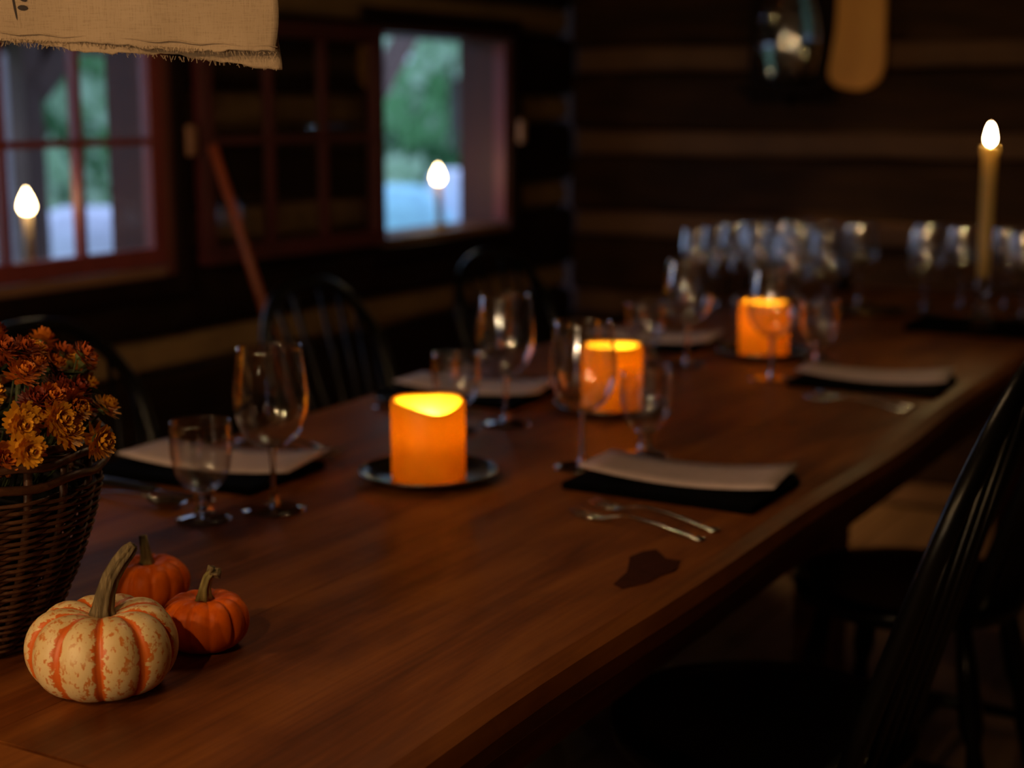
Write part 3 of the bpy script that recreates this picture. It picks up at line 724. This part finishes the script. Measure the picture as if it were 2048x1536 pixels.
def fork_geo():
    g = strip([(-0.100, 0.004, 0.002), (-0.097, 0.0085, 0.0022), (-0.075, 0.0080, 0.004), (-0.03, 0.0042, 0.010), (0.015, 0.0032, 0.013), (0.040, 0.0045, 0.009), (0.050, 0.0105, 0.0055), (0.062, 0.0120, 0.003)], 0.0028)
    for k in range(4):
        y = (k - 1.5) * 0.0066
        g.tube([(0.060, y, 0.0042), (0.075, y * 1.02, 0.0032), (0.090, y, 0.0048), (0.103, y * 0.96, 0.0090)], [0.0020, 0.0018, 0.0016, 0.0009], 6)
    return g
def spoon_geo():
    g = strip([(-0.095, 0.004, 0.002), (-0.092, 0.008, 0.0022), (-0.070, 0.0075, 0.004), (-0.03, 0.004, 0.010), (0.015, 0.0032, 0.0125), (0.035, 0.004, 0.010)], 0.0028)
    vs = []; fs = []; n = 20; rings = [(1.0, 0), (0.7, -0.006), (0.35, -0.0085)]
    for r, dz in rings:
        for i in range(n):
            a = 2 * math.pi * i / n; vs.append((0.063 + 0.031 * r * math.cos(a), 0.0195 * r * math.sin(a), 0.0105 + dz))
    for k in range(2):
        for i in range(n): j = (i + 1) % n; fs.append((k * n + i, k * n + j, (k + 1) * n + j, (k + 1) * n + i))
    fs.append(tuple(2 * n + i for i in range(n))); g.add(vs, fs); return g
fork_me = fork_geo().mesh('fork', M['steel'], True); spoon_me = spoon_geo().mesh('spoon', M['steel'], True)
kh = G().tube([(-0.115, 0, 0.007), (-0.112, 0, 0.007), (-0.08, 0, 0.007), (-0.03, 0, 0.007), (-0.005, 0, 0.007), (0, 0, 0.007)], [0.004, 0.010, 0.0105, 0.0085, 0.0085, 0.006], 12, flat=0.62).mesh('handle', M['black_plastic'], True)
kb = strip([(-0.002, 0.006, 0.0055), (0.01, 0.008, 0.005), (0.06, 0.0095, 0.004), (0.095, 0.0075, 0.003), (0.108, 0.002, 0.0025)], 0.0022).mesh('blade', M['steel'], True)
knife0 = [None]
def fork(x, y, a, label, g): o = inst('fork', fork_me, None, (x, y, TZ), (0, 0, a)); tag(o, label, 'fork', g)
def spoon(x, y, a, label, g): o = inst('spoon', spoon_me, None, (x, y, TZ), (0, 0, a)); tag(o, label, 'spoon', g)
def knife(x, y, a, label, g):
    t = thing('table_knife', label, 'knife', (x, y, TZ), a, g)
    inst('handle', kh, t); inst('blade', kb, t)
def setting(side, cx, cy_, rz, where, menu=True):
    s = 1 if side == 'L' else -1                # direction the diner faces along x
    o = inst('slate_plate', slate_me, None, (cx, cy_, TZ), (0, 0, rz)); tag(o, 'black rectangular slate plate ' + where, 'plate', 'slate plates')
    b = o.modifiers.new('bevel', 'BEVEL'); b.width = 0.004; b.segments = 2
    if menu:
        m = inst('menu_card', menu_me, None, (cx + s * 0.004, cy_ + 0.034, TZ + 0.0122), (0, 0, rz + R(6))); tag(m, 'curled pale menu card on the slate plate ' + where, 'menu', 'menu cards')
W_ = ['nearest on the left side', 'second from the basket on the left side', 'farthest on the left side', 'nearest on the right side', 'second on the right side']
setting('L', -1.490, 1.688, R(4), W_[0]); setting('L', -1.480, 2.395, R(4), W_[1]); setting('L', -1.455, 3.135, R(2), W_[2])
setting('R', -0.850, 1.950, R(0), W_[3]); setting('R', -0.862, 2.885, R(2), W_[4])
for cy_, w in ((1.688, W_[0]), (2.395, W_[1]), (3.135, W_[2])):
    knife(-1.470, cy_ - 0.135, R(1), 'black handled knife beside the plate ' + w, 'knives')
    spoon(-1.465, cy_ - 0.185, R(0), 'steel spoon beside the knife ' + w, 'spoons')
    fork(-1.480, cy_ + 0.150, R(2), 'steel fork closest to the plate ' + w, 'forks'); fork(-1.490, cy_ + 0.190, R(5), 'outer steel fork of the setting ' + w, 'forks')
for cy_, w, dx in ((1.950, W_[3], 0), (2.885, W_[4], -0.01)):
    knife(-0.835 + dx, cy_ + 0.118, R(178), 'black handled knife beside the plate ' + w, 'knives')
    fork(-0.812 + dx, cy_ - 0.172, R(168), 'steel fork closest to the plate ' + w, 'forks'); fork(-0.812 + dx, cy_ - 0.224, R(171), 'outer steel fork of the setting ' + w, 'forks')

# ------------------------------------------------------------------ pillar candles on pewter plates
def teardrop(r, h, n=14):
    return G().lathe([(0.0004, 0), (r * 0.7, h * 0.08), (r, h * 0.28), (r * 0.86, h * 0.5), (r * 0.5, h * 0.75), (r * 0.2, h * 0.92), (0.0004, h)], n)
def pillar(x, y, label, plabel, dip, seed):
    pl = thing('candle_plate', plabel, 'plate', (x, y, TZ), 0, 'pewter candle plates')
    ob('dish', G().lathe([(0.0004, 0.0), (0.066, 0.0), (0.086, 0.006), (0.098, 0.013), (0.1005, 0.0145), (0.0985, 0.0155), (0.084, 0.0095), (0.066, 0.0035), (0.0004, 0.0035)], 48), M['pewter'], pl, True)
    ob('rolled_rim', G().tube([(0.0995 * math.cos(2 * math.pi * k / 40), 0.0995 * math.sin(2 * math.pi * k / 40), 0.015) for k in range(40)], 0.0022, 6, closed=True), M['pewter'], pl, True)
    t = thing('pillar_candle', label, 'candle', (x, y, TZ + 0.0037), 0, 'orange pillar candles')
    n = 56; h = 0.116; ro = 0.0535; ri = 0.0465; vs = []; fs = []
    for i in range(n):
        a = 2 * math.pi * i / n
        da = math.atan2(math.sin(a - dip[0]), math.cos(a - dip[0]))
        hz = h - dip[1] * math.exp(-(da / 0.75) ** 2) - 0.0012 * math.sin(3 * a + seed)
        prof = [(0.0005, 0.0), (ro - 0.003, 0.0), (ro, 0.003), (ro, hz * 0.5), (ro, hz - 0.006), (ro - 0.0018, hz - 0.0012), (ro - 0.0045, hz), (ri, hz - 0.005), (ri - 0.001, hz * 0.6), (ri - 0.002, 0.052), (ri - 0.008, 0.044), (0.0005, 0.042)]
        vs += [(r * math.cos(a), r * math.sin(a), z) for r, z in prof]
    m = len(prof)
    for i in range(n):
        j = (i + 1) % n
        for k in range(m - 1): fs.append((i * m + k, j * m + k, j * m + k + 1, i * m + k + 1))
    g = G(); g.add(vs, fs); ob('wax_body', g, M['wax'], t, True)
    ob('wick', G().tube([(0, 0, 0.041), (0.0006, 0, 0.050), (0.001, 0.0005, 0.062)], 0.0012, 6), M['wick'], t, True)
    f = ob('flame', teardrop(0.0062, 0.026), M['pillar_flame'], t, True, (0.001, 0, 0.060))
pillar(-1.185, 1.812, 'nearest orange pillar candle, with a dip in its rim', 'pewter plate under the nearest pillar candle', (R(-40), 0.016), 1)
pillar(-1.185, 2.405, 'middle orange pillar candle behind a wine glass', 'pewter plate under the middle pillar candle', (R(-70), 0.003), 2)
pillar(-1.170, 3.110, 'farthest orange pillar candle', 'pewter plate under the farthest pillar candle', (R(-80), 0.002), 3)

# ------------------------------------------------------------------ taper candle on a cut-glass holder
tray = thing('serving_tray', 'low black tray under the cut-glass candlestick', 'tray', (-0.865, 3.73, TZ), R(0))
ob('base', G().box((0, 0, 0.004), (0.30, 0.19, 0.008)), M['slate'], tray, bevel=0.003)
for s in (-1, 1):
    ob('rim', G().box((0, s * 0.091, 0.013), (0.30, 0.008, 0.010)), M['slate'], tray, bevel=0.002)
    ob('rim', G().box((s * 0.146, 0, 0.013), (0.008, 0.174, 0.010)), M['slate'], tray, bevel=0.002)
TXc, TYc = -0.866, 3.775
hold = thing('candlestick', 'cut-glass candlestick on the black tray', 'candlestick', (TXc, TYc, TZ + 0.0082))
ob('base', G().lathe([(0.0004, 0), (0.036, 0), (0.040, 0.004), (0.040, 0.016), (0.032, 0.024), (0.014, 0.030), (0.0004, 0.030)], 12), M['sglass'], hold)
ob('knop', G().lathe([(0.0004, 0.029), (0.012, 0.030), (0.024, 0.044), (0.024, 0.052), (0.012, 0.064), (0.0004, 0.065)], 10), M['sglass'], hold)
ob('cup', G().lathe([(0.0004, 0.064), (0.012, 0.064), (0.018, 0.085), (0.023, 0.118), (0.0185, 0.118), (0.0165, 0.090), (0.0004, 0.088)], 12), M['sglass'], hold)
tap = thing('taper_candle', 'tall lit ivory taper candle in the cut-glass holder', 'candle', (TXc, TYc, TZ + 0.098))
ob('wax_stick', G().lathe([(0.0004, 0), (0.0135, 0), (0.0155, 0.10), (0.0165, 0.318), (0.0195, 0.322), (0.0205, 0.332), (0.0190, 0.341), (0.0150, 0.342), (0.0120, 0.334), (0.0004, 0.333)], 24), M['ivory_wax'], tap, True)
ob('wick', G().tube([(0, 0, 0.330), (0.0003, 0, 0.347)], 0.0012, 6), M['wick'], tap, True)
ob('flame', teardrop(0.0095, 0.046), M['taper_flame'], tap, True, (0, 0, 0.344))

# dark plate beyond
bp = thing('black_plate', 'shallow round black plate at the far end of the table', 'plate', (-1.180, 3.905, TZ))
ob('dish', G().lathe([(0.0004, 0), (0.062, 0), (0.092, 0.010), (0.098, 0.013), (0.096, 0.015), (0.064, 0.005), (0.0004, 0.005)], 40), M['pewter'], bp, True)
ob('rolled_rim', G().tube([(0.097 * math.cos(2 * math.pi * k / 36), 0.097 * math.sin(2 * math.pi * k / 36), 0.0142) for k in range(36)], 0.0020, 6, closed=True), M['brass'], bp, True)

# ------------------------------------------------------------------ window candle lamps
def candle_lamp(label, x, y, hgt, lean):
    t = thing('candle_lamp', label, 'lamp', (x, y, OZ[0] + 0.018), 0, 'electric candle lamps on the sills')
    ob('base', G().lathe([(0.0004, 0), (0.030, 0), (0.031, 0.004), (0.022, 0.010), (0.008, 0.014), (0.0004, 0.014)], 20), M['brass'], t, True)
    tp = (lean[0], lean[1], hgt)
    ob('sleeve', G().tube([(0, 0, 0.010), (lean[0] / 2, lean[1] / 2, hgt / 2), tp], [0.012, 0.0115, 0.011], 14), M['socket'], t, True)
    ob('bulb', teardrop(0.0180, 0.058, 20), M['lamp_bulb'], t, True, (tp[0], tp[1], tp[2] - 0.002))
candle_lamp('lit candle lamp on the sill of the gridded window', WX - 0.075, 2.415, 0.145, (0, -0.004))
candle_lamp('lit candle lamp on the sill of the open window', WX - 0.100, 4.135, 0.140, (0, -0.012))

# ------------------------------------------------------------------ windsor chairs
def make_chair():
    t = thing('windsor_chair', '', 'chair', group='black windsor chairs')
    vs = []; fs = []; n = 32; rings = [(0.02, -0.012), (0.45, -0.010), (0.8, -0.002), (0.97, 0.0), (1.0, -0.010), (0.96, -0.030), (0.80, -0.040), (0.02, -0.040)]
    for r, dz in rings:
        for i in range(n):
            a = 2 * math.pi * i / n; sx = 0.205 + 0.015 * math.cos(a); sy = 0.215 - 0.02 * (math.cos(a) < 0) * abs(math.cos(a))
            vs.append((sx * r * math.cos(a), sy * r * math.sin(a), 0.455 + dz))
    for k in range(len(rings) - 1):
        for i in range(n): j = (i + 1) % n; fs.append((k * n + i, (k + 1) * n + i, (k + 1) * n + j, k * n + j))
    fs.append(tuple(range(n))); fs.append(tuple((len(rings) - 1) * n + i for i in range(n - 1, -1, -1)))
    g = G(); g.add(vs, fs); ob('seat', g, M['black_chair'], t, True)
    def bow(u):   # u from 0 to 1 along the hoop
        a = math.pi * u; c, s = math.cos(a), math.sin(a)
        y = -0.245 * (abs(c) ** 0.75) * (1 if c > 0 else -1) * (0.70 + 0.30 * min(1, s * 1.6)); z = 0.445 + 0.465 * s ** 0.72
        return Vector((-0.135 - 0.150 * (z - 0.445) / 0.465 - 0.02 * s, y, z))
    ob('bow', G().tube([bow(i / 36) for i in range(37)], 0.0135, 10), M['black_chair'], t, True)
    for k in range(8):
        u = 0.5 + (k - 3.5) * 0.078; e = bow(u); b = Vector((-0.155 - 0.018 * (1 - abs(k - 3.5) / 3.5), (k - 3.5) * 0.037, 0.448))
        m = (b + e) / 2; ob('spindle', G().tube([b, b.lerp(e, 0.35), e], [0.0055, 0.0075, 0.0050], 7), M['black_chair'], t, True)
    feet = {}
    for sx in (1, -1):
        for sy in (1, -1):
            a = Vector((0.12 * sx, 0.125 * sy, 0.425)); b = Vector((0.185 * sx - 0.01, 0.185 * sy, 0.0)); feet[(sx, sy)] = (a, b)
            ob('leg', G().tube([a, a.lerp(b, 0.2), a.lerp(b, 0.38), a.lerp(b, 0.46), a.lerp(b, 0.62), b], [0.013, 0.019, 0.021, 0.013, 0.020, 0.012], 10), M['black_chair'], t, True)
    mids = []
    for sy in (1, -1):
        p = feet[(1, sy)][0].lerp(feet[(1, sy)][1], 0.58); q_ = feet[(-1, sy)][0].lerp(feet[(-1, sy)][1], 0.58); mids.append((p + q_) / 2)
        ob('stretcher', G().tube([p, (p + q_) / 2, q_], [0.009, 0.014, 0.009], 8), M['black_chair'], t, True)
    ob('stretcher', G().tube([mids[0], (mids[0] + mids[1]) / 2, mids[1]], [0.009, 0.013, 0.009], 8), M['black_chair'], t, True)
    return t
ch0 = make_chair(); ch0.location = (-1.715, 1.84, 0); ch0['label'] = 'black bow-back chair behind the basket of flowers'
dup(ch0, (-1.715, 2.62, 0), R(2), 'black bow-back chair behind the nearest wine glass, below the open sash')
dup(ch0, (-1.715, 3.36, 0), R(-3), 'black bow-back chair below the open window')
near = dup(ch0, (-0.660, 1.83, 0), R(183), 'black bow-back chair closest to the viewer at the right edge')
near.scale = (1, 1, 1.08)
dup(ch0, (-0.690, 2.63, 0), R(178), 'black chair tucked under the right table edge, second from the viewer')

# ------------------------------------------------------------------ things on the walls
sco = thing('wall_lantern', 'dark wooden wall lantern with a glass chimney beside the paddle', 'lantern', (-1.745, FY - 0.012, 1.285))
ob('back_board', G().box((0, -0.012, 0.24), (0.29, 0.02, 0.48)), M['dark_board'], sco, bevel=0.004)
ob('shelf', G().box((0, -0.085, 0.045), (0.27, 0.126, 0.022)), M['dark_board'], sco, bevel=0.004)
ob('shelf_bracket', G().box((0, -0.06, 0.018), (0.03, 0.07, 0.034)), M['dark_board'], sco)
och = arc([(0.055, 0.060), (0.082, 0.085), (0.100, 0.150), (0.104, 0.210), (0.092, 0.290), (0.070, 0.350), (0.062, 0.400)], 4)
ich = [(r - 0.002, z) for r, z in reversed(och)]
sg = G().lathe(och + ich, 36, True, (0.012, 0, 0)); sg.v = [(x, y * 0.60 - 0.088, z) for x, y, z in sg.v]
ob('chimney', sg, M['glass'], sco, True)
ob('candle_cup', G().lathe([(0.0004, 0.057), (0.030, 0.057), (0.030, 0.075), (0.014, 0.078), (0.014, 0.12), (0.0004, 0.12)], 16, False, (0.012, -0.088, 0)), M['iron'], sco, True)
pad = thing('wooden_paddle', 'orange-brown wooden paddle hanging on the log wall', 'paddle', (-1.526, FY - 0.012, 1.335))
def smooth_loop(pts, n=3):
    o = []; m = len(pts)
    for i in range(m):
        p0, a, b, p3_ = pts[i - 1], pts[i], pts[(i + 1) % m], pts[(i + 2) % m]
        for k in range(n):
            t = k / n; o.append(tuple(0.5 * (2 * y + (z - x) * t + (2 * x - 5 * y + 4 * z - w) * t * t + (3 * y - x - 3 * z + w) * t ** 3) for x, y, z, w in zip(p0, a, b, p3_)))
    return o
lp = smooth_loop([(-0.030, 0.000), (-0.070, 0.012), (-0.093, 0.042), (-0.088, 0.10), (-0.076, 0.18), (-0.072, 0.30), (-0.060, 0.40), (-0.028, 0.45), (-0.019, 0.52), (-0.016, 0.61), (0.016, 0.61), (0.019, 0.52), (0.028, 0.45), (0.066, 0.40), (0.082, 0.30), (0.085, 0.18), (0.087, 0.10), (0.080, 0.045), (0.052, 0.012), (0.010, -0.003)])
n = len(lp); g = G(); g.add([(x, -0.030, z) for x, z in lp] + [(x, -0.012, z) for x, z in lp], [tuple(range(n - 1, -1, -1)), tuple(n + i for i in range(n))] + [(i, (i + 1) % n, n + (i + 1) % n, n + i) for i in range(n)])
ob('blade', g, M['board'], pad, bevel=0.004)
ob('peg', G().tube([(0, 0.012, 0.585), (0, -0.05, 0.592)], 0.006, 8), M['iron'], pad, True)
rod = thing('leaning_pole', 'slim reddish wooden pole leaning on the wall by the open sash', 'pole', (-2.293, 3.159, 0))
a = Vector((0, 0, 0)); b = Vector((-2.470 + 2.293, 2.852 - 3.159, 1.190))
ob('shaft', G().tube([a, a.lerp(b, 0.5), b], [0.0125, 0.0125, 0.0115], 10), M['redstick'], rod, True)
ob('ferrule', G().tube([a, a.lerp(b, 0.035)], [0.014, 0.0138], 10), M['iron'], rod, True)

# ------------------------------------------------------------------ linen towel over a rod, top left
tw = thing('linen_towel', 'beige linen towel with a frayed hem hanging at the top left', 'towel', (-0.962, 1.213, 1.318))
D = Vector((-0.24, -0.135, 0)).normalized(); Nn = Vector((0.135, -0.24, 0)).normalized()     # along the towel to the left; towards the viewer
def cloth(off_, zlow, slope, L, top, seed, nu=64, nv=18):
    q = random.Random(seed); g = G(); vs = []; fs = []
    fr = [q.uniform(-1, 1) for _ in range(nu + 1)]
    for side in (0, 1):
        for i in range(nu + 1):
            u = i / nu; s = u * L
            hem = zlow + slope * s + 0.0022 * math.sin(38 * s + seed) + 0.0016 * fr[i]
            for j in range(nv + 1):
                v = j / nv; z = hem + (top - hem) * v ** 1.5
                w = off_ + 0.0035 * math.sin(17 * s + seed) * (1 - v) + 0.002 * math.sin(45 * s + 3 * v) * (1 - v) + (0.0011 if side else 0)
                if v < 0.02: w += 0.0018 * fr[i]
                e = 0.002 * math.sin(9 * v + seed) * (1 - u)
                p = D * (s + e) + Nn * w; vs.append((p.x, p.y, z))
    m = nv + 1; o2 = (nu + 1) * m
    for i in range(nu):
        for j in range(nv):
            k = i * m + j; fs.append((k, k + 1, k + m + 1, k + m)); fs.append((o2 + k, o2 + k + m, o2 + k + m + 1, o2 + k + 1))
        k = i * m; fs.append((k, k + m, o2 + k + m, o2 + k))
    for j in range(nv):
        k = j; fs.append((k, o2 + k, o2 + k + 1, k + 1)); k = nu * m + j; fs.append((k, k + 1, o2 + k + 1, o2 + k))
    g.add(vs, fs); return g
ob('front_layer', cloth(0.006, 0.0120, 0.052, 0.42, 0.155, 1), M['linen'], tw, True)
ob('back_layer', cloth(-0.002, 0.0, 0.088, 0.42, 0.155, 4), M['linen'], tw, True)
# raised fold above the frayed hem
ob('hem', G().tube([tuple(D * (0.42 * i / 40) + Nn * (0.0078 + 0.0035 * math.sin(17 * 0.42 * i / 40 + 1)) + Vector((0, 0, 0.0185 + 0.052 * 0.42 * i / 40 + 0.0012 * math.sin(60 * i / 40)))) for i in range(41)], 0.0012, 6, flat=0.6), M['linen'], tw, True)
# frayed threads along both hems
fq = random.Random(5); fg = G()
for off_, zl, sl in ((0.006, 0.0120, 0.052), (-0.002, 0.0, 0.088)):
    for i in range(190):
        s_ = 0.418 * (i + fq.random()) / 190; z_ = zl + sl * s_ + 0.0015; w_ = off_ + 0.0035 * math.sin(17 * s_ + (1 if off_ > 0 else 4)) + 0.0006
        l_ = fq.uniform(0.0015, 0.0060); p = D * s_ + Nn * w_; p2_ = D * (s_ + fq.uniform(-0.003, 0.003)) + Nn * (w_ + fq.uniform(-0.002, 0.002))
        fg.tube([(p.x, p.y, z_), (p2_.x, p2_.y, z_ - l_)], 0.00035, 4)
fr_ = ob('fringe', fg, M['linen'], tw); fr_['kind'] = 'stuff'
# printed sprig: small leaves on a stalk
sp = G()
def blob(s, z, ls, lz, a):
    pts = []
    def surf(s_, z_):
        hem = 0.0120 + 0.052 * s_; v = max(0.0, (z_ - hem) / (0.155 - hem)) ** (1 / 1.5)
        return 0.006 + 0.0035 * math.sin(17 * s_ + 1) * (1 - v) + 0.002 * math.sin(45 * s_ + 3 * v) * (1 - v) + 0.0018
    for i in range(10):
        t = 2 * math.pi * i / 10; x, y = ls * math.cos(t), lz * math.sin(t)
        ss = s + x * math.cos(a) - y * math.sin(a); zz = z + x * math.sin(a) + y * math.cos(a); p = D * ss + Nn * surf(ss, zz); pts.append((p.x, p.y, zz))
    sp.add(pts, [tuple(range(10))])
S0 = 0.2545
for s, z, a_, l in ((S0, 0.0590, 1.45, 0.015), (S0 + 0.0075, 0.0670, 2.75, 0.0055), (S0 - 0.0080, 0.0650, 0.5, 0.0052), (S0 - 0.0080, 0.0560, 0.05, 0.0050), (S0 + 0.001, 0.0790, 1.6, 0.007), (S0 + 0.0070, 0.0790, 2.3, 0.005), (S0 - 0.0070, 0.0780, 0.7, 0.005)):
    blob(s, z, l, 0.0011 if l > 0.01 else 0.0027, a_)
ob('printed_sprig', sp, M['ink'], tw)
rd = thing('hanging_rod', 'slim wooden rod carrying the linen towel', 'rod', (-0.962, 1.213, 1.318 + 0.166))
ob('dowel', G().tube([tuple(D * -0.05 + Nn * 0.002), tuple(D * 0.47 + Nn * 0.002)], 0.009, 10), M['sill'], rd, True)
for s in (0.0, 0.42): ob('cord', G().tube([tuple(D * s + Nn * 0.002), tuple(D * s + Nn * 0.002 + Vector((0, 0, H - 1.484)))], 0.002, 6), M['socket'], rd, True)

# ------------------------------------------------------------------ chandelier behind the viewer
def chandelier(label, x, y, z, nb_, rad, mat, phase):
    c = thing('chandelier', label, 'chandelier', (x, y, z))
    ob('ring', G().tube([(rad * math.cos(2 * math.pi * k / 40), rad * math.sin(2 * math.pi * k / 40), 0) for k in range(40)], 0.009, 8, closed=True), M['iron'], c, True)
    hz = (H - z) * 0.65
    for k in range(3):
        a = 2 * math.pi * k / 3; ob('chain', G().tube([(rad * math.cos(a), rad * math.sin(a), 0), (0.0, 0.0, hz)], 0.004, 6), M['iron'], c, True)
    ob('ceiling_rod', G().tube([(0, 0, hz - 0.01), (0, 0, H - z)], 0.006, 6), M['iron'], c, True)
    for k in range(nb_):
        a = 2 * math.pi * (k + phase) / nb_; p = (rad * math.cos(a), rad * math.sin(a), 0)
        s_ = ob('sleeve', G().lathe([(0.0004, 0), (0.010, 0), (0.010, 0.07), (0.0004, 0.07)], 12), M['socket'], c, True, p)
        ob('bulb', teardrop(0.011, 0.036, 10), mat, s_, True, (0, 0, 0.07))
chandelier('black iron ring chandelier with three warm bulbs behind the viewer', -1.04, -0.62, 1.78, 3, 0.56, M['chand_bulb'], 0.25)
chandelier('black iron ring chandelier with small bulbs under an added dark shade high above the table', -1.18, 2.15, 2.02, 4, 0.20, M['table_bulb'], 0.35)
ob('shade', G().lathe([(0.33, -0.10), (0.325, -0.095), (0.20, 0.12), (0.05, 0.16), (0.05, 0.164), (0.205, 0.124), (0.334, -0.097)], 36), M['iron'], bpy.data.objects['chandelier.001'], True)  # unseen shade added to keep this lamp's light off the walls

cb = thing('floor_candelabrum', 'black iron floor candelabrum with three bulbs behind the viewer', 'candelabrum', (-1.05, -0.80, 0))
ob('pole', G().tube([(0, 0, 0), (0, 0, 1.05)], 0.012, 10), M['iron'], cb, True)
ob('base', G().lathe([(0.0004, 0), (0.17, 0), (0.17, 0.012), (0.03, 0.03), (0.0004, 0.03)], 28), M['iron'], cb, True)
for k in (-1, 0, 1):
    if k: ob('arm', G().tube([(0, 0, 1.0), (0.2 * k, 0, 0.97), (0.42 * k, 0, 1.0), (0.50 * k, 0, 1.09)], 0.008, 8), M['iron'], cb, True)
    zt = 1.085 if k else 1.045
    s_ = ob('sleeve', G().lathe([(0.0004, 0), (0.010, 0), (0.010, 0.07), (0.0004, 0.07)], 12), M['socket'], cb, True, (0.50 * k, 0, zt))
    ob('bulb', teardrop(0.011, 0.036, 10), M['stand_bulb'], s_, True, (0, 0, 0.07))
# ------------------------------------------------------------------ added lantern, out of view, that brightens the floor
fl = thing('floor_fill_lantern', 'added candle lantern, hidden in the far left corner to light the floor', 'lantern', (-2.12, 4.52, 0))
ob('base', G().box((0, 0, 0.012), (0.20, 0.20, 0.024)), M['iron'], fl, bevel=0.004)
for sx in (-1, 1):
    for sy in (-1, 1): ob('post', G().box((0.085 * sx, 0.085 * sy, 0.19), (0.012, 0.012, 0.34)), M['iron'], fl)
ob('panel', G().box((-0.088, 0, 0.19), (0.004, 0.158, 0.33)), M['iron'], fl)  # closed sides keep the added light off the left wall
ob('panel', G().box((0, -0.088, 0.19), (0.158, 0.004, 0.33)), M['iron'], fl)
ob('panel', G().box((0, 0.088, 0.19), (0.158, 0.004, 0.33)), M['iron'], fl)
ob('roof', G().lathe([(0.13, 0.36), (0.10, 0.39), (0.03, 0.45), (0.0004, 0.46)], 4), M['iron'], fl, rot=(0, 0, R(45)))
ob('candle', G().lathe([(0.0004, 0.024), (0.03, 0.024), (0.03, 0.16), (0.0004, 0.16)], 20), M['ivory_wax'], fl, True)
ob('flame', teardrop(0.016, 0.060), emit('fill_flame', (1.0, 0.58, 0.22), 1500), fl, True, (0, 0, 0.165))
mill = thing('pepper_mill', 'small dark wooden mill at the far edge of the table', 'mill', (-1.40, 4.36, TZ))
ob('body', G().lathe([(0.0004, 0), (0.024, 0), (0.026, 0.012), (0.016, 0.045), (0.021, 0.070), (0.012, 0.082), (0.0004, 0.082)], 20), M['dark_board'], mill, True)
ob('knob', G().lathe([(0.0004, 0.082), (0.016, 0.084), (0.019, 0.098), (0.010, 0.112), (0.0004, 0.114)], 20), M['dark_board'], mill, True)
